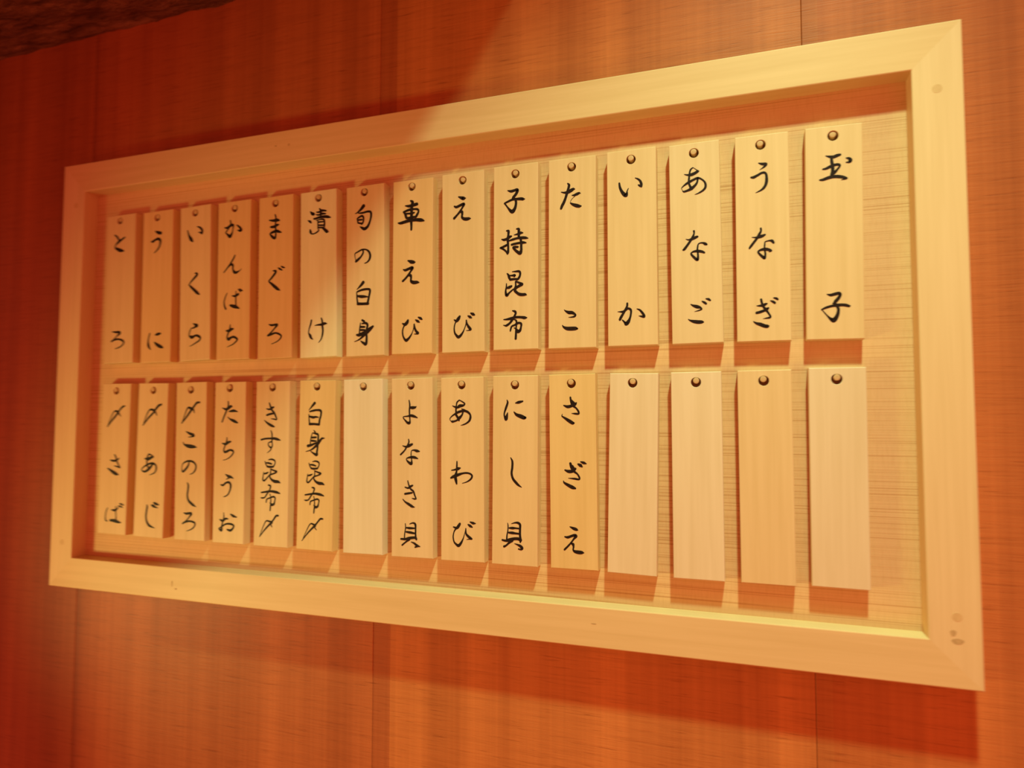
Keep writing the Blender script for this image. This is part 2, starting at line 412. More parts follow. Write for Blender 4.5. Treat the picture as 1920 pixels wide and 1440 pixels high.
# brush strokes per character: "x z width" control points in mm on the plaque
BRUSH = [
    ('T1', 'to', '-12.2 82.6 1.6;-7.2 79.0 2.7;-3.5 73.9 2.7|7.9 77.2 1.9;0.9 73.8 2.9;-5.2 70.6 3.3;-9.9 66.7 1.9;-10.3 62.6 2.7;-4.8 59.7 4.3;-0.3 58.0 4.7;5.9 56.7 2.3'),
    ('T1', 'ro', '-12.4 -64.7 1.2;-5.8 -65.7 2.7;-0.0 -65.9 3.1;2.2 -67.5 3.8;-3.4 -71.9 1.7;-8.5 -76.0 1.9;-13.7 -79.4 2.3|-13.7 -79.4 1.9;-7.6 -77.0 2.7;-1.0 -76.5 2.3;4.7 -77.6 2.7;9.2 -79.8 3.1;10.1 -83.2 2.3;5.9 -87.0 1.9;-0.2 -89.4 1.5;-6.3 -90.8 0.8'),
    ('T2', 'u', '-4.7 82.1 1.5;0.4 79.6 4.1;5.9 78.4 3.4;3.9 76.6 1.1|-12.4 67.2 1.5;-9.0 67.2 3.4;-4.4 69.4 3.0;0.7 70.3 3.4;4.5 67.9 3.7;4.7 62.9 2.8;2.7 57.5 2.4;-1.4 53.2 1.9;-6.4 49.7 0.9'),
    ('T2', 'ni', '-11.3 -69.3 1.9;-12.9 -74.8 1.9;-14.0 -80.3 2.2;-13.4 -86.9 3.7;-10.7 -91.3 2.2;-8.9 -93.3 0.7|-0.3 -71.8 1.9;3.8 -71.0 3.7;8.8 -70.3 2.2|-2.1 -82.5 1.5;1.7 -85.6 3.7;6.8 -88.4 4.4;11.9 -90.3 3.3;14.8 -91.4 0.9'),
    ('T3', 'i', '-14.2 77.3 1.5;-12.9 72.6 2.2;-10.8 67.8 3.3;-8.0 63.9 4.7;-5.1 60.6 2.5|3.2 81.1 1.1;8.0 79.2 2.5;11.6 75.6 3.2;12.1 72.3 3.2;11.7 70.1 2.5|6.1 72.5 1.1;9.7 71.3 2.2;12.1 69.5 1.4'),
    ('T3', 'ku', '-0.7 13.5 1.1;2.1 13.3 2.5;3.4 11.2 3.2;-1.0 7.1 2.9;-6.6 2.5 2.2;-11.0 -2.0 1.4|-11.0 -2.6 1.4;-7.3 -5.8 2.9;-1.7 -10.5 3.6;4.0 -15.2 3.9;8.0 -17.8 1.4'),
    ('T3', 'ra', '-3.2 -58.8 0.9;0.4 -60.7 2.9;4.0 -62.2 3.9;1.2 -63.6 2.9;-2.8 -65.3 1.8;-6.0 -65.4 0.9|-6.0 -65.0 1.1;-8.4 -68.7 1.6;-9.9 -72.8 1.6;-9.9 -76.3 1.8;-6.7 -78.1 3.9;-3.5 -78.3 3.6;0.5 -76.6 2.5;4.1 -76.6 2.8;8.5 -78.7 3.2;10.1 -81.1 2.1;7.3 -84.4 2.0;1.4 -87.2 1.6;-4.2 -89.7 1.2;-9.0 -91.4 0.7'),
    ('T4', 'ka', '-17.0 75.5 1.1;-11.9 74.9 3.2;-5.8 77.8 3.5;-1.9 77.4 2.8;-2.6 72.4 1.7;-3.3 68.0 2.0;-5.5 63.8 3.5;-7.8 62.1 4.2;-12.5 65.8 2.1|-7.0 84.6 1.8;-6.2 80.4 2.1;-7.3 77.3 2.1;-11.1 72.6 1.8;-14.5 68.5 1.8;-13.3 66.5 1.8|4.3 77.1 1.4;8.9 73.7 2.8;12.0 69.6 3.1;9.8 68.6 3.1;5.9 69.6 1.3'),
    ('T4', 'n', '1.9 34.3 1.7;-1.8 28.6 2.1;-7.8 21.0 2.1;-16.9 11.6 1.5|-10.9 17.4 1.5;-5.5 22.0 3.1;-1.7 20.4 2.8;-1.6 15.4 2.2;0.8 10.8 3.5;4.6 9.8 3.1;9.9 11.9 1.2;12.9 14.2 0.7'),
    ('T4', 'ba', '-11.0 -18.2 1.0;-14.0 -24.0 1.5;-15.8 -30.1 1.7;-15.3 -35.8 2.1;-12.9 -40.4 2.4|-2.4 -22.6 1.0;2.9 -23.3 2.8;8.2 -21.1 3.1|4.3 -16.5 1.0;4.1 -25.2 1.7;4.2 -31.5 1.7;4.7 -36.5 1.7|-5.3 -35.9 2.4;0.1 -37.5 4.1;6.2 -39.4 3.4;10.5 -41.3 1.0|8.1 -14.3 1.2;12.0 -17.4 1.9|10.4 -13.8 1.2;15.0 -16.6 1.8'),
    ('T4', 'chi', '-11.9 -71.2 1.4;-6.9 -71.7 3.8;-3.1 -69.8 3.5;0.7 -69.3 1.7|-4.8 -63.1 1.0;-5.4 -69.6 2.1;-8.4 -75.7 2.1;-9.8 -81.3 2.1;-7.1 -83.3 4.1;-2.9 -81.3 2.8;1.6 -80.6 2.8;7.0 -83.4 2.7;7.0 -85.8 2.1;1.0 -90.5 1.5;-6.5 -93.3 1.0;-9.6 -94.4 0.6'),
    ('T5', 'ma', '-11.2 79.0 1.4;-4.5 78.0 3.0;1.3 78.0 4.0;5.7 77.2 1.7|-8.5 69.4 2.4;-3.7 69.2 3.4;2.1 71.1 3.0;5.1 71.4 1.0|-1.7 86.0 1.5;-0.2 81.5 2.0;-0.8 72.3 2.0;-0.3 64.2 2.2;-0.2 58.0 2.2;-1.3 53.2 2.7;-5.0 54.8 3.4;-9.4 59.6 2.0;-5.8 61.7 3.0;0.8 62.9 3.4;5.2 61.5 3.0;9.2 60.2 1.0'),
    ('T5', 'gu', '-4.3 8.3 0.9;0.1 7.5 2.9;-0.4 4.7 2.9;-6.1 -1.4 2.5;-10.5 -5.2 1.8|-10.4 -6.4 1.8;-4.0 -11.4 3.4;2.9 -16.8 3.7;7.7 -19.6 0.9|4.4 11.6 1.2;7.3 9.8 2.5;11.2 7.8 1.1|9.2 13.3 1.2;12.1 11.8 2.1;15.0 10.9 1.1'),
    ('T5', 'ro', '-9.6 -65.3 1.1;-5.2 -66.7 2.5;0.6 -66.3 2.5;3.5 -66.8 3.4;-0.3 -71.1 1.9;-5.1 -75.7 1.8;-11.3 -80.6 2.3|-11.3 -80.6 2.0;-6.0 -79.3 2.7;0.8 -77.6 2.1;6.6 -79.1 2.3;10.5 -82.1 2.1;8.6 -86.1 1.6;2.9 -89.8 1.2;-4.8 -92.3 0.9'),
    ('T6', 'tsuke', '-12.8 84.8 1.3;-10.3 82.1 3.3;-7.5 80.8 3.3;-10.3 80.3 1.6|-16.3 73.0 1.3;-13.1 71.2 2.9;-11.3 69.4 1.6|-13.0 60.2 1.6;-12.3 56.8 3.4;-10.5 54.4 1.6;-6.0 54.3 1.6;-1.5 56.3 1.9;0.6 58.5 1.3;-1.5 60.2 0.6|-3.3 83.1 1.1;0.9 82.7 2.3;5.4 84.2 2.9;12.0 83.2 1.6|-3.8 79.8 1.1;0.2 78.9 1.9;5.8 79.9 2.6;11.0 79.3 1.6|1.9 87.0 1.9;3.7 84.1 2.6;3.7 79.5 2.6;3.2 75.4 2.3|-7.1 74.4 2.0;-4.0 74.4 2.6;2.0 75.5 2.9;8.9 75.6 3.2;14.8 74.6 3.1;18.9 73.3 1.0|-1.2 71.6 1.3;-0.8 66.5 1.6;-0.8 61.9 1.6|-3.3 71.6 1.0;3.7 72.6 1.6;7.9 71.8 2.1;9.3 69.3 2.1;9.3 63.8 2.1;8.6 60.6 1.9|0.2 69.1 1.9;7.2 68.9 1.6|0.2 64.8 1.9;7.2 64.1 1.9|-0.4 61.6 1.9;6.5 61.1 1.9|6.5 60.5 1.9;9.6 58.1 3.2;13.1 55.0 3.7;15.5 54.4 1.0'),
    ('T6', 'ke', '-10.4 -62.3 1.9;-11.7 -67.6 2.1;-14.1 -74.0 1.5;-14.8 -79.0 1.5;-12.4 -83.0 3.4;-11.0 -85.8 2.7;-8.2 -88.0 1.0|-5.1 -69.8 0.8;-0.3 -69.2 1.9;5.9 -69.0 2.9;9.7 -68.0 3.2;13.5 -68.3 1.0|4.9 -60.6 1.6;6.2 -64.3 2.2;6.6 -70.8 2.6;7.3 -76.7 2.4;6.7 -82.6 2.2;5.0 -87.8 1.6;2.6 -91.0 1.2;0.5 -92.9 0.6'),
    ('T7', 'shun', '-2.5 84.7 4.1;-5.8 81.2 3.4;-11.2 77.1 1.8;-15.2 75.8 0.6|-9.8 75.8 1.3;-3.8 75.7 2.2;4.1 76.6 2.4;8.1 75.2 2.6;8.7 70.2 2.5;6.8 62.8 2.4;3.5 56.7 3.1;-1.1 54.2 3.6;-5.1 56.1 2.5;-8.1 57.9 0.6|-11.8 68.9 1.6;-10.8 63.5 1.9|-11.1 69.4 1.9;-5.2 71.7 2.3;-2.5 69.1 2.2;-3.1 63.2 2.0;-5.1 61.1 2.3|-9.8 66.9 2.0;-5.1 66.7 2.0|-10.4 62.9 1.8;-5.1 61.7 2.0'),
    ('T7', 'no', '-3.0 25.9 1.9;-3.0 22.7 2.2;-6.3 17.8 2.2;-11.0 14.1 3.1;-13.6 12.3 2.6|-13.9 13.7 0.9;-15.0 18.5 0.9;-15.0 22.7 1.3;-11.0 24.6 1.7;-5.0 27.0 1.9;0.9 26.7 1.7;5.5 23.7 2.4;7.5 18.2 2.8;6.2 13.1 2.5;2.9 9.9 1.7;-0.7 8.8 0.9'),
    ('T7', 'shiro', '-2.7 -16.1 3.8;-6.3 -19.9 3.0;-12.0 -24.8 0.8|-12.3 -28.3 1.3;-11.9 -35.3 1.7;-10.8 -42.9 2.2|-11.3 -27.7 1.9;-4.1 -25.7 2.5;4.4 -25.4 2.5;7.3 -27.5 2.7;5.9 -35.3 2.5;3.8 -43.9 2.8|-11.2 -33.4 2.4;-4.8 -34.5 3.4;-0.5 -34.8 2.7;4.5 -35.5 1.0|-10.5 -43.6 3.2;-3.3 -44.1 3.0;4.5 -44.3 3.1'),
    ('T7', 'mi', '-4.0 -65.4 2.4;-1.1 -67.1 2.4|-6.5 -69.0 1.2;-7.5 -75.2 1.7;-8.2 -83.3 1.7|-4.0 -69.8 1.7;1.0 -69.4 2.7;3.8 -72.1 2.7;2.4 -78.9 2.4;2.5 -90.1 2.8;1.4 -96.6 3.3;-2.5 -94.9 2.7;-6.4 -92.2 0.8|-6.1 -74.0 2.5;-0.4 -74.4 2.1|-5.4 -78.1 2.5;-0.4 -78.4 2.0|-12.1 -84.1 2.0;-8.2 -84.3 3.7;-1.1 -81.8 3.7;6.0 -77.8 3.7;10.9 -75.0 2.8|11.6 -74.4 2.6;6.0 -79.7 3.2;-1.1 -84.9 3.0;-8.2 -90.2 1.7;-15.3 -92.7 0.7'),
    ('T8', 'kuruma', '-3.2 84.3 1.7;-0.4 82.0 3.5;-1.4 75.7 3.5;-1.6 66.0 3.5;-1.9 58.0 3.2;-1.7 51.5 2.7;-1.8 47.0 2.4|-10.3 78.5 1.4;-4.9 77.6 3.2;0.4 78.1 3.5;5.7 79.1 3.5;7.1 78.3 1.3|-13.4 70.7 1.4;-10.5 67.9 2.9;-9.1 63.5 2.9;-6.5 61.7 2.0|-12.7 70.7 2.2;-4.9 72.8 2.9;2.2 73.0 2.2;6.8 72.2 2.5;8.2 69.5 2.2;6.1 65.2 2.9;4.0 62.5 2.5|-10.2 68.2 1.9;-1.3 67.9 2.2;2.2 68.5 1.9|-8.7 62.2 2.2;-2.0 62.8 2.5;5.1 62.9 2.5|-20.4 57.2 1.4;-16.1 56.8 3.1;-4.7 58.9 3.6;4.1 59.0 3.5;11.5 58.0 3.9;16.0 56.7 1.5'),
    ('T8', 'e', '-6.1 7.5 1.5;-1.7 5.7 4.0;2.0 4.9 3.4;4.2 4.8 0.9|-12.6 -3.4 1.2;-9.8 -4.5 2.8;-5.1 -3.1 3.0;-1.0 -2.0 3.4;0.5 -2.4 3.1;-1.9 -6.2 2.4;-4.7 -10.0 2.5;-9.1 -14.8 2.4;-13.1 -18.2 2.5|-5.9 -11.6 1.8;-2.5 -11.6 3.3;-1.5 -14.2 2.5;-1.8 -17.6 2.4;-0.9 -19.6 3.3;2.3 -21.0 3.9;6.6 -21.0 3.4;9.7 -21.5 1.2'),
    ('T8', 'bi', '-13.2 -72.2 1.2;-9.7 -73.8 3.4;-6.6 -71.4 3.7;-5.4 -68.6 2.4|-9.4 -74.1 1.8;-11.6 -77.3 1.6;-12.8 -82.4 1.8;-12.1 -88.0 1.8;-9.8 -92.4 2.4;-7.3 -93.9 3.4;-4.5 -92.0 2.7;-1.1 -87.9 1.8;1.3 -83.3 1.0;2.8 -78.8 1.2;3.1 -74.1 1.2|3.7 -73.8 1.2;4.1 -78.0 2.1;6.0 -82.6 2.7;8.8 -85.5 2.8;6.6 -86.3 1.5;3.5 -86.4 0.6|8.9 -65.4 1.2;12.0 -66.9 2.9;14.2 -68.4 1.6|5.2 -68.5 1.2;8.3 -70.4 2.9;10.8 -71.9 1.2'),
    ('T9', 'e', '-5.6 81.7 1.4;-1.4 79.9 3.5;1.0 79.1 3.9;3.6 79.1 1.2|-11.3 70.4 1.7;-8.6 69.2 2.8;-3.8 70.7 2.9;0.1 71.9 3.2;1.6 71.5 2.9;-1.1 67.0 2.1;-3.8 63.1 2.5;-7.4 59.3 2.3;-11.6 55.3 2.8|-5.3 62.2 1.7;-1.4 62.6 3.0;-0.8 59.5 2.5;-1.1 55.9 2.5;1.0 53.7 3.2;4.5 52.8 3.7;8.1 53.0 3.0;10.4 53.0 0.9'),
    ('T9', 'bi', '-11.6 -71.5 1.2;-8.4 -72.9 3.2;-5.8 -70.0 3.6;-4.2 -67.5 2.3|-8.7 -73.2 1.5;-10.6 -76.6 1.4;-11.6 -81.9 1.5;-10.9 -87.3 1.9;-8.7 -90.7 2.5;-6.1 -92.9 3.2;-3.2 -91.3 2.8;-0.0 -87.3 1.8;2.2 -82.6 1.1;4.1 -77.4 1.2;4.4 -72.7 1.2|4.7 -72.7 1.2;5.4 -76.9 1.8;7.6 -81.1 2.8;10.1 -84.2 2.6;7.9 -85.3 1.2;4.4 -85.5 0.5|10.5 -64.4 1.5;13.3 -65.8 3.2;15.2 -66.8 1.7|6.7 -67.5 1.2;9.5 -69.1 2.9;11.7 -70.4 0.9'),
    ('T10', 'ko', '-10.0 81.3 1.0;-5.8 80.0 2.9;-1.5 80.6 2.8;1.6 81.1 3.2;2.4 79.6 3.0;0.2 75.5 3.0;-2.9 72.3 2.8;-4.1 71.3 1.4|-2.9 72.3 2.4;-0.7 69.6 2.2;0.5 66.5 2.5;0.2 62.2 2.7;-1.2 58.0 3.3;-4.0 55.0 4.2;-6.9 56.7 2.9;-10.0 60.5 1.7;-12.6 64.1 1.6;-14.3 65.9 1.4|-14.0 66.1 1.7;-10.0 67.6 2.2;-4.3 69.5 2.4;1.3 69.7 2.7;6.9 69.4 3.2;9.4 68.8 2.9;11.7 68.6 0.8'),
    ('T10', 'mochi', '-11.4 32.1 1.4;-9.1 31.6 2.8;-9.1 27.5 2.4;-9.9 22.2 2.7;-9.6 16.7 2.4;-9.3 11.3 2.2;-9.6 5.9 2.7;-10.2 3.8 1.7|-10.2 4.0 1.7;-12.5 7.5 1.9;-16.2 10.5 2.1;-19.6 11.9 1.4;-15.6 12.9 2.4;-11.3 14.7 2.4;-9.1 15.9 1.4|-17.6 22.3 1.1;-14.2 21.4 2.7;-9.9 22.7 2.7;-6.8 24.6 2.7;-5.1 25.0 1.5|1.3 33.3 1.4;3.9 32.8 2.7;4.1 29.0 2.7;4.1 25.0 2.7;4.4 22.0 2.5|-1.8 26.3 0.8;2.2 26.8 2.1;6.1 28.0 3.0;9.2 27.8 1.1|-7.9 19.8 1.7;-3.4 20.8 2.4;2.2 21.9 2.4;7.8 22.0 3.0;12.5 21.5 2.7;15.6 20.7 1.0|-4.8 14.7 2.3;-0.6 15.4 2.4;5.5 16.0 2.4;9.7 16.1 2.7;13.3 15.4 1.1|6.4 20.7 2.4;7.2 15.8 2.6;7.2 11.2 2.5;7.2 7.2 2.7;5.8 3.6 3.6;2.2 5.5 2.9;-1.5 9.0 2.4;-3.1 11.3 1.8;-0.6 11.6 2.6;2.8 11.3 2.1;3.6 11.5 0.8'),
    ('T10', 'kon', '-10.7 -19.9 1.1;-9.0 -21.9 2.3;-7.9 -25.2 2.7;-6.5 -27.7 1.9|-4.2 -18.2 0.8;-0.0 -18.2 1.8;4.2 -18.3 2.4;5.8 -20.3 2.3;5.3 -24.2 2.3;3.3 -27.3 2.4;1.7 -28.5 1.4|-7.3 -22.6 1.4;-4.2 -22.8 1.9;-1.4 -22.7 2.9;-0.3 -23.0 1.5;-1.7 -24.6 1.1|-6.5 -27.5 2.6;-1.4 -27.3 2.4;3.1 -27.6 2.1|-11.5 -32.2 1.0;-11.5 -35.7 1.5;-12.4 -41.1 1.9;-11.8 -45.1 2.8;-10.7 -46.3 3.0;-7.9 -43.5 1.9;-4.2 -40.5 1.6;-2.2 -39.0 1.1|-11.2 -37.6 1.7;-7.9 -36.8 3.1;-5.1 -35.6 2.1|0.3 -30.1 1.6;4.2 -31.9 2.1;8.4 -34.1 2.6;5.0 -35.7 2.9;1.7 -37.4 2.7;-0.0 -39.2 2.2|-0.0 -30.6 1.4;0.3 -35.4 1.9;-0.8 -40.4 2.9;1.4 -43.5 2.7;5.0 -45.9 3.1;8.9 -46.6 3.1;12.0 -46.6 2.7;13.9 -47.3 0.8'),
    ('T10', 'fu', '-3.7 -65.3 1.2;-0.7 -66.3 2.5;0.2 -68.4 2.3;-1.3 -72.0 2.3;-4.3 -76.5 2.6;-7.3 -80.1 2.3;-11.0 -82.6 2.5;-12.8 -82.8 1.7;-15.3 -82.1 0.7|-15.0 -75.4 0.9;-11.0 -75.3 2.0;-5.2 -74.5 3.1;0.9 -73.3 2.6;6.9 -73.6 2.6;11.4 -74.4 3.1;14.1 -74.5 1.2|-6.4 -89.4 1.5;-6.1 -87.7 1.8;-4.6 -84.0 1.8;-0.7 -82.5 2.1;2.4 -80.6 2.6;5.4 -80.4 2.3;7.2 -81.7 2.3;6.9 -85.4 2.0;5.7 -89.1 2.9;3.0 -90.4 3.7;1.2 -87.7 1.8;-1.6 -85.9 1.0|-1.6 -76.1 0.9;0.9 -77.3 1.8;1.2 -82.3 1.7;0.6 -88.0 1.7;0.6 -93.8 2.2;0.3 -98.9 2.4'),
    ('T11', 'ta', '-5.1 82.0 1.3;-3.5 79.9 2.5;-4.3 75.8 2.6;-5.9 70.7 2.8;-7.5 65.5 2.6;-9.6 60.2 2.9;-11.8 56.2 2.9;-13.1 52.9 2.3|-12.9 72.6 0.8;-9.1 71.5 2.1;-5.1 71.6 3.3;-1.1 73.3 3.6;1.6 74.6 2.8;3.2 74.4 1.1|-0.0 67.4 0.8;2.9 67.3 2.3;6.1 68.3 2.9;8.5 69.1 2.2;10.1 68.7 0.8|3.4 65.7 0.5;0.3 63.4 0.5;-1.9 60.2 0.5|-1.9 58.6 1.1;1.1 56.5 2.6;5.3 54.7 3.6;8.7 53.6 3.0;10.8 53.6 1.4'),
    ('T11', 'ko', '-9.3 -66.9 0.5;-7.5 -68.5 1.6;-3.8 -70.3 3.3;-0.1 -70.7 3.3;2.8 -72.2 2.3;4.2 -73.8 1.8;2.8 -75.3 2.0;-0.3 -75.9 1.3;-4.0 -76.0 0.5|-11.4 -85.0 0.8;-9.8 -87.1 2.0;-5.9 -88.9 3.6;-0.6 -89.3 4.0;4.1 -89.3 3.6;6.2 -89.6 1.9'),
    ('T12', 'i', '-13.7 74.6 1.7;-13.0 69.8 2.3;-11.2 65.2 2.8;-8.5 61.3 3.6;-6.2 59.8 3.7;-5.2 62.0 2.2;-4.9 64.3 1.3;-3.4 67.4 0.8|4.5 78.6 0.8;7.5 77.0 1.7;10.0 74.4 2.2;11.2 70.9 2.5;11.2 68.3 2.2|7.7 70.3 1.0;9.7 69.0 2.2;11.4 67.6 1.2'),
    ('T12', 'ka', '-16.6 -73.2 0.5;-12.6 -73.4 1.7;-10.1 -73.5 2.7;-7.6 -71.6 2.2;-5.1 -70.0 2.2;-2.3 -71.2 2.2;-1.6 -73.5 2.0;-2.1 -78.0 1.9;-3.2 -81.7 2.2;-4.9 -85.1 3.4;-7.2 -87.3 3.6;-8.7 -85.7 2.1;-11.4 -82.8 1.1|-5.8 -64.2 1.9;-6.0 -67.2 2.0;-7.6 -70.6 2.2;-10.1 -75.0 2.2;-12.6 -79.0 2.6;-14.2 -82.2 2.4|4.9 -71.0 0.7;7.8 -72.2 1.7;10.5 -75.1 2.2;12.5 -78.2 2.4;12.9 -80.2 2.2;11.0 -79.9 2.2;7.0 -79.0 0.5'),
    ('T13', 'a', '-10.5 77.0 0.7;-7.2 76.0 1.7;-3.3 75.8 3.0;0.6 77.0 2.8;3.7 78.7 2.5;4.8 78.8 1.1|-0.9 83.4 0.6;1.8 81.2 0.6;4.2 78.9 1.4|-1.5 83.4 1.1;-3.7 81.7 1.6;-4.9 78.0 1.6;-5.6 72.3 1.9;-6.0 67.9 1.9;-5.2 64.3 1.9;-3.6 60.9 2.4;-2.5 59.4 1.4|3.8 71.1 1.7;2.6 66.0 1.9;-0.2 62.6 2.5;-3.6 60.1 3.0;-7.5 58.5 2.2;-10.9 57.7 1.9;-12.3 58.2 1.1;-13.2 60.0 0.3;-13.9 61.9 0.7;-10.2 65.2 1.7;-6.0 67.6 2.5;-1.2 69.7 2.2;3.2 71.2 2.2;6.5 70.2 1.6;10.0 67.1 1.6;11.6 63.8 2.0;11.5 60.0 2.2;9.3 57.1 2.0;5.6 54.9 1.6;2.3 53.6 0.9;0.1 53.2 0.3'),
    ('T13', 'na', '-10.3 4.3 0.6;-7.5 3.3 1.5;-4.6 3.6 2.5;-1.2 4.9 2.8;1.7 5.9 2.2;2.6 6.0 1.0|-1.6 12.5 1.9;-1.5 9.9 1.5;-3.0 6.0 2.2;-5.3 2.3 2.2;-8.9 -2.7 2.3;-12.1 -6.7 2.5;-13.4 -7.5 1.6|11.5 -3.5 1.8;9.9 -2.7 2.8;8.1 -1.6 1.8;5.0 -1.3 1.2;2.8 -2.4 1.2;2.1 -5.0 1.5;1.7 -8.2 1.6;2.0 -11.5 1.6;2.2 -15.5 1.9;1.8 -19.1 2.5;0.6 -19.3 2.5;-2.2 -16.4 2.3;-4.7 -13.3 1.9;-4.9 -11.6 1.3;-2.1 -10.2 1.9;1.7 -10.0 2.6;6.0 -10.9 2.5;8.8 -12.3 1.8'),
    ('T13', 'go', '-6.5 -68.3 0.8;-3.8 -69.9 2.2;-0.0 -71.3 3.3;3.2 -72.4 2.2;4.8 -74.2 1.5;2.3 -75.4 1.3;-0.7 -76.1 0.8;-2.9 -76.6 0.3|-9.3 -84.7 0.8;-7.4 -86.0 1.6;-3.6 -87.3 3.0;0.7 -88.1 3.5;4.5 -88.3 3.0;6.2 -88.4 1.5|5.5 -65.7 1.1;7.9 -67.2 2.2;9.5 -68.5 1.9|9.4 -63.1 0.8;12.1 -63.8 2.2;13.9 -65.1 1.6'),
    ('T14', 'u', '-3.0 80.4 0.9;0.8 79.0 2.5;4.4 78.6 2.5;3.3 76.6 2.3;0.8 74.5 1.2;-2.0 73.0 0.3|-10.8 65.7 1.5;-8.3 65.5 2.6;-4.3 67.2 2.3;-0.4 69.2 2.1;2.6 69.4 2.2;4.3 67.7 2.0;4.8 64.0 2.4;4.7 59.8 2.7;3.6 55.8 2.5;1.6 52.7 2.3;-1.2 50.6 1.6;-4.0 49.3 1.1;-6.5 48.4 0.3'),
    ('T14', 'na', '-10.7 0.6 0.6;-7.1 0.1 1.5;-3.6 0.3 2.7;0.0 1.3 2.7;2.4 2.4 1.5|-1.7 9.4 1.8;-1.7 6.5 1.8;-3.5 2.9 2.4;-5.6 -0.8 2.2;-9.0 -5.3 2.2;-12.0 -9.2 2.2;-13.3 -11.1 1.6|10.7 -6.9 2.0;9.3 -4.9 2.6;7.0 -4.4 1.5;4.0 -4.8 1.1;2.3 -5.6 1.1;1.9 -8.4 1.4;1.7 -11.6 1.4;2.1 -15.1 1.6;2.4 -19.0 1.8;1.7 -22.7 2.3;0.3 -21.7 2.6;-2.3 -19.2 2.2;-4.4 -16.5 1.8;-4.6 -15.2 1.5;-2.3 -13.8 2.1;1.6 -13.2 2.8;5.1 -13.8 2.7;8.3 -15.3 1.8;6.2 -16.4 0.7'),
    ('T14', 'gi', '-6.9 -73.3 0.6;-3.9 -73.4 1.8;-0.4 -73.0 2.7;2.2 -71.8 2.1;3.7 -71.4 0.8|-7.0 -80.8 2.3;-3.7 -80.1 2.5;0.4 -78.7 2.4;3.3 -77.2 2.7;4.5 -76.3 1.8|-2.4 -66.8 2.0;-1.8 -70.0 2.0;-0.4 -74.2 2.0;2.2 -77.8 2.4;4.7 -81.7 1.7;6.4 -84.9 1.8;6.1 -86.3 1.8;3.8 -86.7 1.5;-0.6 -87.3 0.4|-10.3 -89.9 0.7;-7.4 -91.9 2.1;-3.3 -93.3 3.2;0.7 -95.1 3.2;3.4 -95.5 3.0;4.8 -95.2 1.1|6.9 -68.6 0.9;9.3 -69.7 2.1;11.0 -71.0 2.1|9.9 -65.6 0.9;12.5 -66.4 2.1;13.9 -67.4 1.7'),
    ('T15', 'gyoku', '-7.5 80.2 0.7;-3.9 78.9 2.2;-0.2 78.3 2.9;3.2 79.4 2.9;6.0 80.0 2.1|-2.1 77.7 2.3;-1.8 73.3 2.6;-1.1 68.8 2.9;-1.1 63.5 2.9;-2.0 59.8 2.7|-10.3 66.4 1.3;-7.1 66.8 2.2;-2.7 68.7 2.7;1.8 69.9 2.4;4.9 69.6 2.3;5.6 68.0 1.8;3.3 64.8 1.9;0.7 61.9 2.6;-2.0 59.8 2.4|-13.3 55.3 1.3;-10.1 55.4 2.4;-5.1 56.9 2.9;-0.4 57.6 2.9;4.8 57.1 2.9;8.9 56.0 2.6;12.0 54.6 1.6;9.4 54.0 1.3;6.8 53.4 0.3|11.7 75.8 1.0;14.2 75.2 2.3;15.5 73.1 3.3;14.7 71.4 2.1;11.6 71.3 1.0'),
    ('T15', 'ko', '-7.4 -64.6 0.8;-4.1 -65.6 2.4;-0.2 -64.8 2.7;3.7 -64.1 2.7;4.9 -65.6 2.4;3.1 -69.2 2.8;0.5 -72.3 2.9;-1.0 -74.2 2.1;-2.3 -74.4 0.8|-0.5 -73.6 2.1;2.0 -77.5 2.4;3.0 -80.7 2.4;2.5 -84.9 2.8;0.9 -88.9 3.4;-1.5 -91.6 4.1;-4.0 -90.4 2.7;-6.8 -87.5 1.4;-9.7 -83.9 1.0;-12.0 -80.9 0.8|-12.5 -80.3 1.3;-8.6 -78.5 2.0;-3.4 -77.0 2.2;1.8 -76.3 2.7;6.9 -76.2 2.5;10.2 -76.7 2.6;12.8 -77.6 2.1;14.0 -77.4 0.7'),
    ('B1', 'shime', '16.9 77.6 1.7;12.6 76.3 2.8;7.6 72.0 2.3;3.1 66.7 2.8;-3.1 60.1 2.7;-9.0 54.4 2.3;-15.6 46.7 1.3|-15.6 47.0 0.8;-11.7 55.4 1.2;-6.9 64.7 1.4;-2.3 70.0 1.8;3.4 68.7 3.2;6.7 65.4 1.9;9.9 62.1 0.6'),
    ('B1', 'sa', '-7.3 -2.6 1.5;-1.5 -3.5 2.8;3.7 -2.9 2.6;7.9 -0.8 1.9;10.0 0.9 0.9|0.6 5.5 1.7;3.5 1.4 2.2;5.5 -4.1 2.2;8.8 -8.9 1.8;12.0 -13.1 1.7;8.5 -12.2 1.9;4.1 -11.4 1.6;0.6 -10.8 0.7|-11.9 -14.9 1.5;-6.9 -17.3 2.8;-0.6 -20.4 4.3;4.7 -22.5 4.0;9.1 -23.6 1.5'),
    ('B1', 'ba', '-9.2 -73.3 1.3;-11.9 -79.3 1.6;-12.9 -85.9 1.6;-12.2 -90.8 2.1;-9.0 -92.5 1.4|-1.2 -75.5 1.5;4.5 -75.9 2.9;8.7 -74.3 2.2;11.6 -71.6 1.4|7.2 -70.2 1.4;7.1 -76.7 1.6;7.9 -83.1 1.6;8.1 -88.0 1.7|-3.0 -90.9 2.8;3.1 -90.9 3.9;8.3 -91.5 4.3;13.6 -92.8 2.8;17.9 -93.2 1.0|11.5 -69.3 1.1;15.8 -69.7 2.2;20.2 -71.1 0.9|13.9 -65.6 1.1;17.8 -66.4 2.2;22.2 -67.8 0.9'),
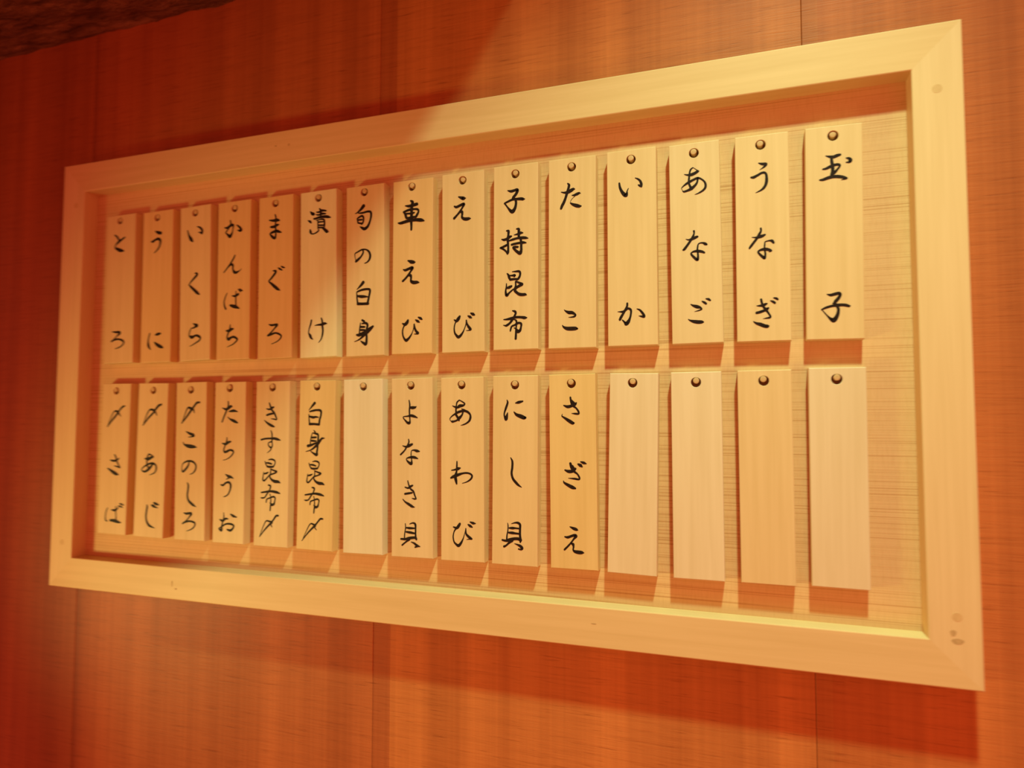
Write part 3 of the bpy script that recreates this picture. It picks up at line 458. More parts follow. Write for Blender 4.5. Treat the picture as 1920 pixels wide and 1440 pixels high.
    ('B2', 'shime', '16.0 80.1 2.4;10.6 78.0 3.1;4.3 71.5 2.7;1.2 67.6 2.7;-7.4 60.2 2.5;-17.0 49.7 1.5|-16.4 50.6 1.0;-11.5 63.2 1.5;-5.8 71.8 2.0;-0.7 72.3 2.9;3.8 70.6 2.7;6.8 66.8 1.8;8.5 64.2 0.8'),
    ('B2', 'a', '-11.1 1.4 1.5;-4.4 1.1 3.9;1.1 3.4 3.4;4.9 4.3 1.7|-3.6 8.3 1.6;2.6 6.0 1.6;4.9 3.9 1.6|-3.6 8.3 1.8;-6.2 4.0 2.0;-7.0 -2.9 2.0;-6.1 -8.0 2.1;-2.6 -13.0 2.7|4.3 -5.5 2.7;0.6 -10.3 3.1;-3.6 -13.9 3.5;-9.0 -17.1 2.7;-14.1 -16.8 2.0;-15.9 -13.5 1.4;-9.5 -8.9 2.1;-1.8 -5.7 2.5;4.8 -5.0 2.5;9.9 -7.8 2.3;10.8 -13.3 2.3;7.7 -18.5 1.7;-1.0 -21.9 0.8'),
    ('B2', 'ji', '-3.7 -65.2 1.6;-3.1 -67.8 2.5;-4.2 -74.5 2.5;-4.8 -82.0 2.5;-3.0 -88.5 2.8;1.1 -93.5 3.2;5.6 -95.4 2.4;12.4 -97.2 0.5|4.5 -64.8 1.7;8.4 -66.0 3.6;12.4 -67.3 2.0;16.7 -68.2 0.8|8.7 -61.2 1.7;12.6 -62.5 3.3;18.4 -63.8 1.2'),
    ('B3', 'shime', '14.8 82.1 2.1;9.6 81.4 2.8;4.4 76.0 2.6;0.2 71.5 3.0;-7.0 63.2 2.5;-16.4 53.2 1.5|-15.9 54.1 1.0;-11.3 65.0 1.4;-6.2 74.6 1.9;-0.9 73.9 3.2;3.9 71.9 2.3;5.6 67.2 0.9'),
    ('B3', 'ko', '-8.7 41.4 0.9;-2.3 38.4 3.0;4.1 36.3 3.6;5.2 34.6 2.3;-0.0 33.6 1.3;-4.3 33.4 0.7|-13.7 26.3 0.8;-11.5 22.9 1.9;-5.1 20.9 4.2;1.3 20.0 4.5;6.6 19.6 3.2;10.8 18.8 0.8'),
    ('B3', 'no', '-2.5 -1.7 1.9;-3.4 -6.2 2.3;-7.6 -11.3 2.8;-13.3 -15.5 2.3;-15.1 -9.7 0.9;-13.0 -4.3 1.5;-7.8 -1.3 2.1;-1.4 -0.4 2.4;4.9 -1.6 2.4;9.7 -6.1 2.2;9.3 -11.9 2.2;5.2 -16.9 1.6;-0.5 -19.1 0.8'),
    ('B3', 'shi', '-4.9 -30.7 1.0;-3.0 -34.7 2.4;-3.5 -41.6 2.4;-4.5 -48.4 2.4;-2.5 -55.2 2.9;1.9 -59.1 3.3;6.3 -61.8 2.9;11.4 -64.2 0.6'),
    ('B3', 'ro', '-10.2 -73.1 1.0;-5.8 -74.1 2.6;0.7 -73.3 2.9;2.9 -74.3 3.5;0.8 -77.2 2.2;-4.1 -82.5 1.5;-12.0 -88.1 2.1|-12.0 -87.9 1.8;-7.0 -85.7 2.4;-0.5 -84.4 2.2;5.3 -85.0 2.3;9.7 -86.8 2.2;9.0 -91.1 1.8;4.1 -95.2 1.5;-4.5 -98.3 0.8'),
    ('B4', 'ta', '-13.5 74.8 0.9;-7.2 72.8 3.0;-3.1 74.4 3.3;1.0 76.7 3.3;3.4 76.3 1.1|-3.7 83.8 1.3;-3.2 78.4 1.9;-5.5 72.4 2.1;-9.5 64.4 2.1;-13.4 55.4 1.8|-2.2 69.7 1.1;2.8 70.4 3.0;6.9 70.7 3.0;12.6 69.3 0.9|-4.0 62.4 0.7;-0.3 59.4 1.8;4.7 57.4 3.3;8.9 55.7 3.3;13.4 54.0 1.2'),
    ('B4', 'chi', '-12.6 25.8 1.1;-6.8 24.8 3.0;-1.9 27.2 3.1;2.2 28.2 1.6|-4.6 33.8 1.1;-4.9 29.1 1.8;-7.6 22.5 1.8;-9.5 17.1 1.8;-8.2 13.8 2.5;-4.1 14.6 3.0;0.8 16.6 2.4;5.7 15.7 2.4;6.6 12.7 1.9;1.9 7.4 1.5;-4.6 3.9 1.0;-10.4 2.5 0.6'),
    ('B4', 'u', '-6.0 -16.6 0.9;-1.3 -19.3 3.1;3.0 -20.2 3.0;7.7 -22.1 0.9|1.3 -20.9 1.9;-2.1 -22.7 1.5;-4.6 -23.8 0.6|-13.4 -31.3 1.5;-9.5 -31.8 2.5;-4.5 -28.3 2.3;0.6 -27.8 2.7;3.3 -31.5 2.7;2.6 -37.6 2.1;-0.7 -43.9 1.7;-5.7 -47.1 1.3;-8.7 -47.6 0.6'),
    ('B4', 'o', '-13.9 -78.9 1.5;-9.1 -80.4 3.0;-4.1 -77.4 2.6;0.2 -77.6 1.1|-7.7 -69.4 0.9;-7.1 -74.8 1.5;-8.7 -81.0 1.8;-10.2 -87.3 2.0;-10.9 -93.4 3.2;-14.8 -91.9 1.8|-15.3 -91.2 1.2;-8.9 -87.5 1.8;-3.1 -84.5 2.1;4.6 -84.2 2.3;9.7 -86.3 2.3;8.1 -90.4 2.3;3.9 -93.0 2.9;-1.2 -91.9 1.7|4.2 -70.9 1.5;8.5 -73.1 3.0;14.4 -74.6 1.1'),
    ('B5', 'ki', '-10.0 73.6 1.2;-5.3 72.7 2.1;-1.4 74.6 2.9;1.9 75.7 1.7|-9.1 65.0 2.4;-3.9 66.4 2.4;1.4 67.2 2.1;4.1 67.5 0.9|-5.5 81.3 1.5;-3.4 76.3 2.1;-0.7 71.3 2.4;2.7 68.0 2.4;4.8 64.2 2.0;6.9 59.8 1.6;6.2 58.8 1.4;2.9 59.5 1.6;-2.4 60.1 0.5|-13.0 58.1 0.8;-8.9 54.8 2.1;-4.2 52.1 3.0;0.5 50.2 2.7;3.8 49.1 0.8'),
    ('B5', 'su', '-17.7 31.7 2.1;-11.1 33.1 2.1;-3.1 33.5 2.1;3.5 33.5 2.9;8.8 32.5 2.9;13.7 31.2 0.8|-2.0 43.9 1.2;-0.3 39.5 1.7;-0.1 34.0 1.8;-0.3 28.6 1.7;-1.7 29.1 1.4;-5.6 27.4 1.4;-5.5 24.1 1.4;-2.1 21.4 2.0;0.5 23.1 1.6;0.4 27.5 1.3|-0.5 22.0 1.8;-2.1 18.1 1.3;-4.7 15.9 1.0;-7.6 14.0 0.5'),
    ('B5', 'kon', '-10.8 2.7 1.1;-9.2 -1.4 1.4;-6.7 -4.2 1.8|-4.9 4.9 1.1;-0.5 5.6 1.8;4.5 4.2 2.0;5.6 0.6 1.4;3.2 -3.9 1.8|-9.3 0.7 1.4;-4.3 0.4 2.2;0.2 -0.7 1.6|-7.2 -4.2 2.0;-2.2 -4.6 2.5;2.7 -4.2 2.2|-12.5 -12.1 1.1;-13.3 -17.0 1.3;-13.7 -22.0 1.8;-11.2 -23.1 2.0;-6.8 -19.3 1.6;-2.9 -15.1 1.3|-11.9 -14.1 1.4;-8.0 -13.2 2.2;-5.0 -11.9 1.1|-1.6 -7.3 1.3;3.8 -9.2 1.8;8.3 -10.8 2.3;3.9 -13.3 1.8;-1.0 -14.7 1.8|-1.1 -8.5 1.1;-1.5 -13.4 1.6;-2.4 -18.0 1.8;1.2 -21.9 2.5;6.1 -23.8 3.6;11.1 -24.1 3.0;14.5 -25.6 0.9'),
    ('B5', 'fu', '-4.6 -29.0 1.6;-1.1 -30.2 2.2;-2.5 -35.5 1.6;-6.3 -40.5 1.8;-10.2 -45.6 1.6;-14.1 -46.5 1.8;-16.6 -46.2 0.9|-15.8 -39.2 1.6;-8.4 -38.1 2.2;-0.5 -37.1 2.5;8.4 -38.0 3.0;14.3 -39.6 1.2|-7.5 -52.0 1.4;-6.6 -47.9 1.6;-2.2 -46.1 1.6;3.7 -44.2 2.0;6.6 -45.7 1.8;6.2 -49.8 1.6;4.9 -53.9 2.5;1.4 -54.9 3.0;-1.1 -52.5 1.4|-1.8 -40.8 1.1;-0.2 -46.8 1.3;-0.5 -56.6 1.8;-1.0 -62.7 1.6'),
    ('B5', 'shime', '12.1 -69.0 2.0;8.7 -69.5 2.3;4.4 -75.0 2.0;0.0 -79.7 2.3;-9.1 -88.6 1.8;-17.3 -98.4 0.9|-17.1 -97.6 0.7;-12.2 -85.6 1.1;-7.4 -77.2 1.4;-2.5 -77.1 2.0;2.5 -78.3 2.1;0.6 -80.9 1.6;2.6 -84.4 0.9'),
    ('B6', 'shiro', '-3.9 80.8 3.3;-7.3 77.3 2.5;-12.7 71.4 0.6|-12.5 66.1 1.0;-12.0 60.2 1.4;-11.1 53.2 1.9|-11.2 69.6 1.6;-6.4 70.8 2.3;0.4 71.7 2.3;5.9 70.6 2.7;6.2 65.1 2.2;4.5 59.2 2.4;3.7 52.8 2.5|-11.4 63.2 2.2;-5.5 62.1 2.8;-1.4 62.7 2.2;2.7 62.1 0.9|-10.8 53.2 2.9;-3.9 53.3 2.5;3.7 52.8 2.6'),
    ('B6', 'mi', '-4.3 45.1 0.9;-2.2 42.8 2.0|-6.3 41.6 0.9;-8.2 35.7 1.3;-9.1 29.9 1.4;-9.0 27.0 1.5|-5.6 41.6 1.0;-0.1 40.5 2.4;2.7 38.8 2.2;2.6 30.1 2.4;2.1 22.5 2.4;1.3 16.7 2.5;1.0 13.2 3.3;-2.8 14.3 2.4;-8.4 17.6 0.8|-6.8 35.5 2.2;-0.6 35.9 2.1|-6.7 31.4 2.4;-0.5 30.9 1.9|-12.7 24.5 3.3;-7.9 25.5 2.8;-2.5 27.7 2.2;3.0 29.5 2.4;8.3 34.3 2.4;12.3 34.9 0.9|8.3 34.8 2.1;4.3 29.5 2.8;-1.0 24.2 2.8;-7.7 19.4 1.6;-16.0 16.9 0.6'),
    ('B6', 'kon', '-10.5 1.9 1.0;-9.0 -2.1 1.4;-6.5 -4.8 1.7|-4.9 4.0 1.0;-0.6 4.8 1.7;4.1 3.5 1.9;5.1 -0.0 1.4;2.9 -4.5 1.7|-9.0 -0.1 1.4;-4.3 -0.3 2.1;-0.0 -1.4 1.6|-7.0 -4.8 1.9;-2.3 -5.2 2.4;2.4 -4.7 2.1|-12.0 -12.6 1.0;-12.8 -17.4 1.2;-13.1 -22.2 1.7;-10.7 -23.3 1.9;-6.6 -19.6 1.6;-2.9 -15.4 1.2|-11.4 -14.5 1.4;-7.7 -13.6 2.1;-4.9 -12.3 1.0|-1.7 -7.8 1.2;3.5 -9.6 1.7;7.8 -11.1 2.2;3.6 -13.6 1.7;-1.0 -15.0 1.7|-1.2 -9.0 1.0;-1.5 -13.8 1.6;-2.4 -18.2 1.7;1.0 -22.0 2.4;5.8 -23.8 3.4;10.4 -24.1 2.9;13.7 -25.5 0.9'),
    ('B6', 'fu', '-4.8 -29.7 1.6;-1.5 -30.8 2.1;-2.8 -36.0 1.6;-6.4 -40.9 1.7;-10.0 -45.9 1.6;-13.8 -46.9 1.7;-16.2 -46.6 0.9|-15.4 -39.8 1.6;-8.3 -38.6 2.1;-0.8 -37.5 2.4;7.6 -38.3 2.9;13.3 -39.9 1.2|-7.5 -52.1 1.4;-6.7 -48.1 1.6;-2.5 -46.3 1.6;3.1 -44.5 1.9;6.0 -45.9 1.7;5.6 -49.9 1.5;4.3 -53.9 2.4;1.1 -54.9 2.9;-1.4 -52.6 1.4|-2.1 -41.1 1.0;-0.6 -47.0 1.2;-0.8 -56.5 1.7;-1.3 -62.5 1.6'),
    ('B6', 'shime', '12.4 -69.7 1.9;8.7 -69.9 2.2;4.2 -74.9 1.9;0.1 -79.4 2.4;-9.5 -88.7 1.7;-18.7 -99.6 0.9|-17.7 -98.4 0.7;-11.5 -85.3 1.0;-6.1 -77.0 1.4;-1.4 -77.6 2.1;1.5 -79.0 2.1;0.6 -81.4 1.5;3.5 -84.4 0.7'),
    ('B8', 'yo', '-2.3 74.1 2.4;1.3 73.9 3.4;4.9 74.3 2.3;6.3 75.5 0.8|-3.7 83.2 1.2;-2.7 77.3 1.8;-3.2 70.8 1.8;-3.0 64.3 1.8;-2.5 58.5 1.6;-3.2 55.1 3.1;-5.9 55.3 2.7;-9.5 58.6 1.6;-11.7 61.2 1.2;-11.4 62.8 1.1;-5.9 63.4 1.6;-0.9 64.0 2.9;3.4 63.0 2.7;7.7 61.3 1.1'),
    ('B8', 'na', '-12.8 26.6 0.8;-8.1 25.3 2.2;-3.8 26.6 3.3;0.5 28.5 2.3|-4.5 34.6 1.2;-4.1 30.8 1.8;-6.7 25.6 1.8;-10.3 20.4 1.8;-15.4 15.6 1.9|10.5 19.6 1.3;7.0 20.2 3.0;3.4 21.1 1.9;-0.2 20.5 1.0;-0.9 17.3 1.1;-0.9 13.4 1.2;-0.2 8.9 1.5;-0.6 4.4 3.0;-3.8 5.7 2.7;-6.7 8.2 1.5;-7.4 10.5 1.1;-4.5 11.8 1.8;0.5 12.5 2.8;4.8 11.9 2.7;8.4 10.6 0.9'),
    ('B8', 'ki', '-9.4 -24.8 1.3;-5.2 -25.8 2.0;-2.1 -24.0 2.6;0.9 -22.5 1.9|-9.4 -33.1 2.2;-4.4 -32.3 2.3;0.2 -31.5 1.9|-5.6 -16.9 1.2;-4.0 -22.3 1.6;-1.4 -27.0 2.0;2.1 -29.7 2.0;4.0 -34.4 1.7;5.7 -38.1 1.4;5.9 -39.1 1.1;3.2 -38.9 1.6;0.2 -38.3 0.6|-12.5 -39.7 0.9;-9.1 -43.0 1.7;-4.4 -45.6 2.8;0.2 -48.2 2.7;3.6 -49.1 0.9'),
    ('B8', 'kai', '-9.1 -69.7 0.9;-8.7 -75.1 1.2;-9.9 -82.0 1.3;-10.2 -86.8 1.4|-2.9 -69.8 1.0;1.7 -68.5 1.7;4.7 -70.1 2.4;5.1 -75.9 1.9;5.1 -82.7 1.9;5.4 -87.4 2.2|-7.2 -74.7 1.7;-2.9 -75.0 2.5;4.7 -74.9 1.4|-7.5 -79.8 1.9;-2.2 -80.3 2.6;4.7 -81.3 1.7|-14.9 -88.7 2.0;-9.1 -88.7 2.6;-2.9 -87.1 2.9;4.7 -86.4 2.7;6.2 -88.4 2.0|-3.7 -88.8 2.7;-8.3 -92.1 1.7;-13.3 -96.1 1.8|-1.0 -91.8 0.7;3.2 -93.2 2.0;7.0 -95.8 2.6;11.1 -96.9 0.9|7.3 -96.8 2.1;4.3 -97.9 1.4'),
    ('B9', 'a', '-12.7 76.3 0.7;-9.4 74.9 1.8;-6.1 74.2 2.5;-2.8 75.9 3.5;1.6 76.5 2.4;3.8 78.1 1.1|-3.5 83.0 1.0;0.2 81.2 1.3;3.5 78.8 1.6;3.1 77.1 1.6|-3.5 83.0 1.3;-6.4 80.6 1.6;-7.2 77.6 1.4;-7.9 72.9 1.8;-7.9 68.8 1.8;-7.9 65.4 2.4;-6.1 62.7 2.4;-4.3 59.3 2.7;-3.6 57.6 0.7|1.2 68.0 1.7;-0.2 64.7 2.0;-3.5 61.3 3.1;-6.5 58.7 2.0;-10.2 57.3 2.0;-12.8 57.0 2.4;-14.6 57.7 0.8;-16.1 60.4 0.9;-13.1 63.8 1.4;-9.4 66.1 1.9;-5.0 68.4 2.6;0.1 69.7 2.5;4.5 69.7 2.5;8.2 68.0 2.4;10.7 65.2 1.9;11.0 61.6 2.4;9.6 57.9 2.2;5.9 54.9 1.7;1.9 53.2 1.3;-1.7 52.4 0.4|-0.6 72.4 0.7;2.7 71.1 1.7;6.0 69.3 1.7'),
    ('B9', 'wa', '-13.9 -2.1 1.1;-9.3 -1.3 1.9;-5.6 -0.1 3.2;-2.7 0.7 1.6|-6.8 8.6 1.3;-7.0 2.2 1.9;-7.3 -3.1 1.9;-8.9 -9.3 3.2;-8.1 -14.5 2.9;-7.3 -18.3 1.7|-14.8 -11.3 1.8;-11.4 -9.7 3.2;-6.4 -7.8 3.2;0.2 -5.7 2.1;6.0 -5.0 1.9;10.9 -6.2 1.9;12.9 -8.8 2.0;10.8 -12.6 1.9;5.9 -15.7 1.2;0.1 -17.5 0.6'),
    ('B9', 'bi', '-11.6 -70.2 1.3;-7.4 -71.2 2.8;-5.0 -68.8 3.1;-3.3 -66.1 2.5|-8.3 -72.0 1.9;-10.8 -75.8 1.3;-12.0 -81.9 1.4;-10.8 -87.9 1.6;-7.5 -91.1 2.4;-5.0 -92.1 3.1;-2.1 -89.3 2.5;0.7 -84.3 1.4;2.8 -78.2 0.8;4.5 -71.4 0.8|4.5 -71.4 1.1;4.9 -77.4 1.9;8.1 -80.9 2.7;12.2 -83.4 1.7;8.9 -83.7 1.1;5.7 -84.4 0.6|7.4 -66.4 1.1;10.2 -68.1 2.8;13.0 -69.5 1.1|10.2 -63.3 1.1;13.9 -64.6 2.6;17.1 -64.9 0.9'),
    ('B10', 'ni', '-10.2 82.3 0.8;-9.3 79.2 2.0;-11.4 72.8 2.3;-13.4 66.5 1.6;-13.0 62.5 1.8;-11.3 59.4 3.1;-10.5 62.5 3.1;-9.2 67.3 0.8|0.7 78.7 1.1;4.5 79.5 2.9;9.4 80.7 1.6|-1.3 68.1 1.0;2.0 64.9 2.9;7.0 63.0 4.0;11.1 61.4 3.7;12.8 61.4 2.4'),
    ('B10', 'shi', '-5.2 14.2 0.8;-3.1 9.9 2.1;-3.1 2.9 2.3;-3.9 -4.2 2.3;-2.2 -10.3 2.4;1.6 -14.9 2.7;4.9 -17.9 2.1;8.6 -20.1 0.6'),
    ('B10', 'kai', '-8.6 -62.4 0.6;-8.0 -65.4 1.1;-8.2 -70.9 1.2;-9.2 -76.4 1.4;-9.5 -80.9 1.7|-3.8 -62.9 0.6;1.0 -61.6 1.6;4.5 -61.7 2.4;6.8 -63.7 2.4;6.8 -69.4 2.3;6.8 -75.4 2.3;7.5 -81.3 2.4;7.2 -83.8 1.5|-6.3 -68.1 1.6;-2.5 -68.0 2.6;1.1 -67.9 1.8;6.5 -68.2 1.5|-6.9 -73.5 1.9;-2.8 -73.6 2.7;1.1 -73.9 2.1;6.5 -74.2 1.8|-15.0 -82.5 1.8;-10.8 -83.1 2.4;-5.6 -81.9 3.6;-0.5 -80.3 3.0;4.6 -80.0 3.0;7.5 -81.3 3.2|-3.0 -82.6 2.9;-6.6 -85.2 2.1;-10.1 -88.5 1.8;-12.7 -89.9 2.3|-0.1 -85.7 0.4;3.4 -86.7 1.5;7.2 -88.2 2.7;9.5 -90.5 2.7;8.2 -92.1 1.8;5.0 -91.7 1.2'),
    ('B11', 'sa', '-10.0 75.1 1.1;-5.3 73.5 3.0;-0.2 74.6 2.8;3.4 76.4 3.1;5.0 77.9 1.2|-2.0 84.2 1.7;-1.3 79.6 2.0;0.6 74.9 2.2;4.5 71.8 1.7;7.2 68.0 1.9;7.5 65.3 1.7;4.4 65.3 2.0;-0.7 65.8 0.5|-0.9 80.7 1.9;2.6 77.2 2.3|-11.7 65.1 0.5;-12.2 62.8 1.1;-8.2 60.1 2.3;-3.5 57.0 3.3;0.3 54.7 3.1;1.9 54.7 1.5'),
    ('B11', 'za', '-9.4 0.9 1.4;-5.1 -0.6 3.2;-0.4 -0.1 3.1;2.8 2.6 2.2|-3.0 8.6 2.3;-1.9 4.8 2.8;0.4 0.3 2.6;5.0 -3.4 1.7;7.3 -7.2 1.8;6.9 -9.4 1.7;1.9 -8.8 1.9;-5.6 -8.3 0.5|-0.7 5.6 2.2;2.0 2.2 1.7|-11.5 -11.3 0.5;-10.3 -13.6 1.9;-5.3 -16.5 3.1;-0.6 -18.7 3.4;2.5 -19.7 1.7|6.0 7.9 1.5;8.7 6.5 3.2;10.6 5.0 1.5|9.1 10.6 1.1;12.6 9.4 2.6;15.6 8.4 0.8'),
    ('B11', 'e', '-4.4 -63.3 0.9;-0.3 -65.0 2.8;3.0 -66.1 2.8;4.9 -66.9 0.7|-10.5 -74.8 1.3;-7.2 -75.3 2.5;-3.3 -73.9 2.4;0.6 -72.7 2.8;2.5 -73.6 3.0;-0.1 -76.8 1.8;-2.7 -80.4 1.6;-6.7 -85.0 1.8;-11.0 -89.3 1.9|-2.7 -82.3 1.6;-1.1 -82.8 2.8;-0.5 -85.6 1.8;-0.9 -89.0 1.6;1.0 -90.8 2.8;5.2 -91.5 3.6;9.0 -91.6 3.1;11.3 -91.8 0.9'),
]

# ------------------------------------------------------------------ the framed board
board = thing('menu_board', 'long pale wooden frame on cedar wall, hung with rows of menu plaques', 'menu board', (BW / 2, 0, Z0))
def rail(pts, m, name='frame_rail'):
    """Mitred rail: outline on the face (x, z) round, swept back to the wall, its arrises eased."""
    bm = bmesh.new()
    cx = sum(p[0] for p in pts) / 4
    cz = sum(p[1] for p in pts) / 4
    e = 0.0012
    n = len(pts)
    def inset(p):
        # ease only across the rail, never along the mitre
        return p
    face = [bm.verts.new((x, -T, z)) for x, z in pts]
    back = [bm.verts.new((x, -0.0002, z)) for x, z in pts]
    bm.faces.new(face)
    bm.faces.new(list(reversed(back)))
    for k in range(n):
        bm.faces.new((face[k], back[k], back[(k + 1) % n], face[(k + 1) % n]))
    bmesh.ops.recalc_face_normals(bm, faces=bm.faces)
    # outer and inner long edges of the face
    ed = [ee for ee in bm.edges if all(abs(v.co.y + T) < 1e-6 for v in ee.verts)]
    ed = sorted(ed, key=lambda q: -q.calc_length())[:2]
    bmesh.ops.bevel(bm, geom=ed, offset=e, segments=2, affect='EDGES', profile=0.5)
    for v in bm.verts:
        v.co.x -= BW / 2
    return obj(name, bm, m, board)
R = RAIL
rail([(0, BH), (R, BH - R), (BW - R, BH - R), (BW, BH)], M_RAIL_X)
rail([(0, 0), (BW, 0), (BW - R, R), (R, R)], M_RAIL_X)
rail([(0, 0), (R, R), (R, BH - R), (0, BH)], M_RAIL_Z)
rail([(BW, 0), (BW, BH), (BW - R, BH - R), (BW - R, R)], M_RAIL_Z)

bm = bmesh.new()
add_box(bm, R - BW / 2, BW / 2 - R, PANEL_Y, PANEL_Y + 0.006, R, BH - R)
obj('back_panel', bm, M_PANEL, board)

for px, pz, rr in ((1.1774, 0.5770, 0.0047), (0.0240, 0.0660, 0.0045), (1.1798, 0.0668, 0.0045), (0.0275, 0.5790, 0.0045)):
    bm = bmesh.new()
    add_disc(bm, px - BW / 2, pz, rr, -T - 0.00012, -T + 0.004)
    obj('wooden_plug', bm, M_PLUG, board)

# little knots and a nick in the rails
for kx, kz, a, b_ in ((0.4170, 0.6225, 0.0016, 0.0020), (0.3958, 0.6235, 0.0018, 0.0012), (0.8330, 0.0260, 0.0030, 0.0007), (0.2370, 0.0215, 0.0010, 0.0042), (0.2440, 0.0150, 0.0020, 0.0012), (1.1795, 0.0440, 0.0050, 0.0028), (1.1760, 0.0515, 0.0025, 0.0030)):
    bm = bmesh.new()
    vs = [bm.verts.new((kx - BW / 2 + a * math.cos(t) * (1 + 0.15 * math.sin(3 * t)), -T - 0.0001, kz + b_ * math.sin(t))) for t in [2 * math.pi * k / 14 for k in range(14)]]
    bm.faces.new(vs)
    obj('knot', bm, M_KNOT, board)

# ------------------------------------------------------------------ the hanging plaques
TH = 0.0136
HOLE, PEG = 0.0053, 0.0032
def plaque_mesh(w, h, hx, hz):
    """Slab with a drilled hanging hole; local y = 0 is the face, +y runs back to the panel."""
    bm = bmesh.new()
    e = 0.0007
    n = 24
    angs = [2 * math.pi * k / n for k in range(n)]
    corners = [math.atan2(sz * h / 2 - hz, sx * w / 2 - hx) % (2 * math.pi) for sx, sz in ((1, 1), (-1, 1), (-1, -1), (1, -1))]
    angs = sorted(set(angs + corners))
    def edge(a, hw, hh):
        c, s = math.cos(a), math.sin(a)
        t = 1e9
        if c > 1e-9: t = min(t, (hw - hx) / c)
        if c < -1e-9: t = min(t, (-hw - hx) / c)
        if s > 1e-9: t = min(t, (hh - hz) / s)
        if s < -1e-9: t = min(t, (-hh - hz) / s)
        return hx + t * c, hz + t * s
    def ring(fn, y):
        return [bm.verts.new((x, y, z)) for x, z in (fn(a) for a in angs)]
    circ = lambda r: (lambda a: (hx + r * math.cos(a), hz + r * math.sin(a)))
    def rect(d):
        def f(a):
            x, z = edge(a, w / 2, h / 2)
            return max(-w / 2 + d, min(w / 2 - d, x)), max(-h / 2 + d, min(h / 2 - d, z))
        return f
    rings = [ring(circ(HOLE), TH), ring(circ(HOLE), 0.0003), ring(circ(HOLE + 0.0003), 0.0),
             ring(rect(e), 0.0), ring(rect(e * 0.3), e * 0.3), ring(rect(0), e), ring(rect(0), TH)]
    rings.append(rings[0])
    k = len(angs)
    for a, b in zip(rings, rings[1:]):
        for i in range(k):
            q = (a[i], a[(i + 1) % k], b[(i + 1) % k], b[i])
            if len({v for v in q}) == 4:
                bm.faces.new(q)
    bmesh.ops.recalc_face_normals(bm, faces=bm.faces)
    return bm

def catmull(pts, step=0.0005):
    if len(pts) == 2:
        p = [pts[0], pts[0], pts[1], pts[1]]
    else:
        p = [pts[0]] + pts + [pts[-1]]
    out = []
    for i in range(1, len(p) - 2):
        a, b, c, d = p[i - 1], p[i], p[i + 1], p[i + 2]
        L = math.hypot(c[0] - b[0], c[1] - b[1])
        n = max(3, min(12, int(L / step)))
        for k in range(n):
            t = k / n
            out.append(tuple(0.5 * (2 * b[j] + (c[j] - a[j]) * t + (2 * a[j] - 5 * b[j] + 4 * c[j] - d[j]) * t * t + (3 * b[j] - a[j] - 3 * c[j] + d[j]) * t ** 3) for j in range(3)))
    out.append(p[-2])
    return out

def character_mesh(code):
    """One brushed character: every stroke a ribbon of changing width with rounded ends."""
    bm = bmesh.new()
    for si, st in enumerate(code.split('|')):
        pts = [tuple(float(v) * MM for v in q.split()) for q in st.split(';')]
        q = catmull(pts)
        y = -0.00016 - 0.00002 * si
        L, Rr = [], []
        for i, (x, z, w) in enumerate(q):
            a, b = q[max(0, i - 1)], q[min(len(q) - 1, i + 1)]
            dx, dz = b[0] - a[0], b[1] - a[1]
            l = math.hypot(dx, dz) or 1e-9
            hw = max(0.00012, w / 2 * INK_WIDTH)
            L.append(bm.verts.new((x - dz / l * hw, y, z + dx / l * hw)))
            Rr.append(bm.verts.new((x + dz / l * hw, y, z - dx / l * hw)))
        for i in range(len(q) - 1):
            bm.faces.new((L[i], L[i + 1], Rr[i + 1], Rr[i]))
        # round tips, and a dab at every control point so sharp turns stay filled
        for x, z, w in [pts[0], pts[-1]] + pts[1:-1]:
            r = max(0.00012, w / 2 * INK_WIDTH)
            bm.faces.new([bm.verts.new((x + r * math.cos(2 * math.pi * k / 14), y - 0.00001, z + r * math.sin(2 * math.pi * k / 14))) for k in range(14)])
    for f in bm.faces:
        f.normal_update()
        if f.normal.y > 0:
            f.normal_flip()
    return bm
INK_WIDTH = 1.18

PALE, PLAIN, GOLD, RUDDY = (1.02, 1.13, 1.42, 1), (1, 1, 1, 1), (1.0, 0.97, 0.82, 1), (1.0, 0.92, 0.80, 1)
TONE = {'T4': RUDDY, 'T5': RUDDY, 'T2': RUDDY, 'T6': (1.08, 1.34, 1.6, 1), 'T8': RUDDY, 'B7': (1.05, 1.25, 1.7, 1), 'B12': PALE, 'B13': PALE, 'B15': PALE,
        'B6': GOLD, 'B11': GOLD, 'T7': PLAIN, 'T13': (1.0, 1.03, 1.1, 1), 'B8': (1.0, 1.02, 1.08, 1)}
TEXT = {'T1': 'とろ', 'T2': 'うに', 'T3': 'いくら', 'T4': 'かんぱち', 'T5': 'まぐろ', 'T6': '漬け', 'T7': '旬の白身', 'T8': '車えび',
        'T9': 'えび', 'T10': '子持昆布', 'T11': 'たこ', 'T12': 'いか', 'T13': 'あなご', 'T14': 'うなぎ', 'T15': '玉子',
        'B1': '〆さば', 'B2': '〆あじ', 'B3': '〆このしろ', 'B4': 'たちうお', 'B5': 'きす昆布〆', 'B6': '白身昆布〆',
        'B8': 'よなき貝', 'B9': 'あわび', 'B10': 'にし貝', 'B11': 'さざえ'}
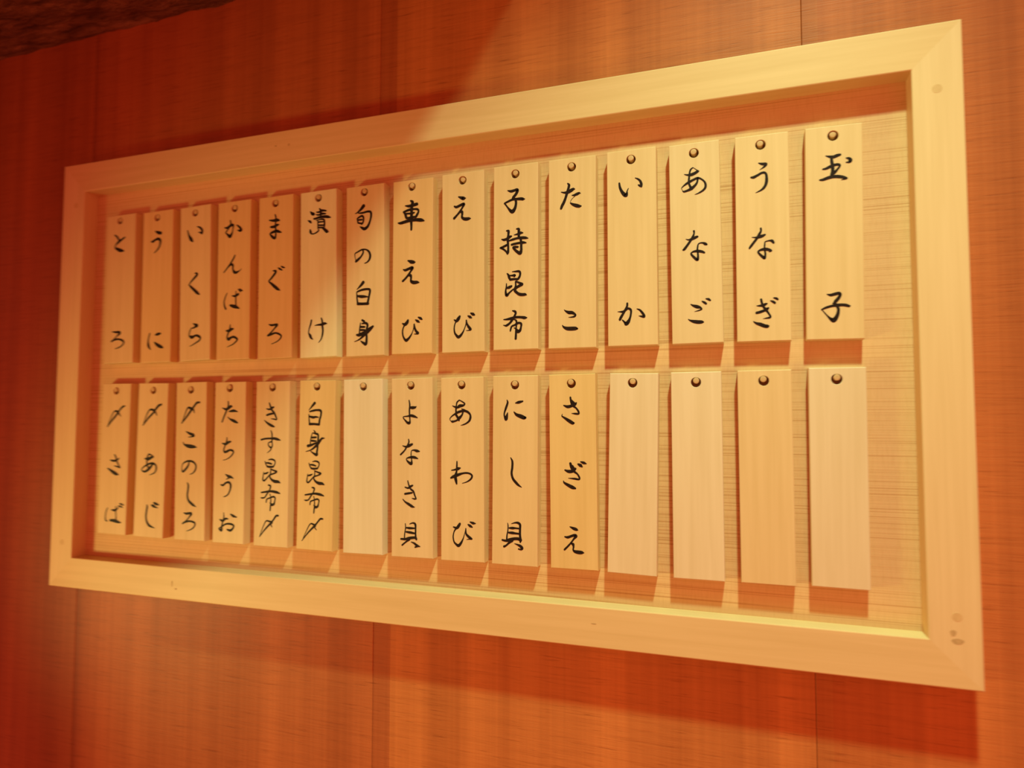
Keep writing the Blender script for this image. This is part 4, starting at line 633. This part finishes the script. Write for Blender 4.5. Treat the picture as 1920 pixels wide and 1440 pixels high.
SAID = {'T1': 'toro', 'T2': 'uni', 'T3': 'ikura', 'T4': 'kampachi', 'T5': 'maguro', 'T6': 'zuke', 'T7': 'shun no shiromi', 'T8': 'kuruma-ebi',
        'T9': 'ebi', 'T10': 'komochi kombu', 'T11': 'tako', 'T12': 'ika', 'T13': 'anago', 'T14': 'unagi', 'T15': 'tamago',
        'B1': 'shime saba', 'B2': 'shime aji', 'B3': 'shime konoshiro', 'B4': 'tachiuo', 'B5': 'kisu kombu-jime', 'B6': 'shiromi kombu-jime',
        'B8': 'yonaki-gai', 'B9': 'awabi', 'B10': 'nishi-gai', 'B11': 'sazae'}
BLANK = {'B7': 'blank pale wooden plaque in lower row, beneath the 旬の白身 plaque',
         'B12': 'blank pale wooden plaque in lower row, directly beneath the いか plaque',
         'B13': 'blank pale wooden plaque in lower row, directly beneath the あなご plaque',
         'B14': 'blank yellowish wooden plaque in lower row, directly beneath the うなぎ plaque',
         'B15': 'blank pale wooden plaque at lower right end, directly beneath the 玉子 plaque'}

rnd = random.Random(11)
for key, (cx, cz, lean, w, h, hx, hz) in PLAQUES.items():
    if key in TEXT:
        label = 'wooden menu plaque brushed in black with %s (%s), hung in the %s row' % (TEXT[key], SAID[key], 'upper' if key[0] == 'T' else 'lower')
    else:
        label = BLANK[key]
    root = thing('menu_plaque', label, 'plaque', (cx * MM, FACE_Y, cz * MM + Z0), (0, math.radians(lean), 0), 'menu plaques hung on the framed board')
    slab = obj('slab', plaque_mesh(w * MM, h * MM, hx * MM, hz * MM), M_PLAQUE, root)
    slab.color = TONE.get(key, PLAIN)
    for k2, said, code in BRUSH:
        if k2 == key:
            ch = obj('brushed_character', character_mesh(code), M_INK, root)
            ch['label'] = 'black ink character'
    # the peg it hangs from belongs to the board
    a = math.radians(lean)
    lx, lz = hx * MM + rnd.uniform(-0.0005, 0.0003), hz * MM + (HOLE - PEG) - 0.0003
    X = cx * MM + lx * math.cos(a) + lz * math.sin(a)
    Z = cz * MM - lx * math.sin(a) + lz * math.cos(a)
    bm = bmesh.new()
    add_disc(bm, X - BW / 2, Z, PEG, FACE_Y + (rnd.uniform(0.0, 0.0012) if key[0] == 'T' else -rnd.uniform(0.0004, 0.0016)), PANEL_Y + 0.003, 22, 1.0, 0.0002)
    obj('peg', bm, M_PEG, board)
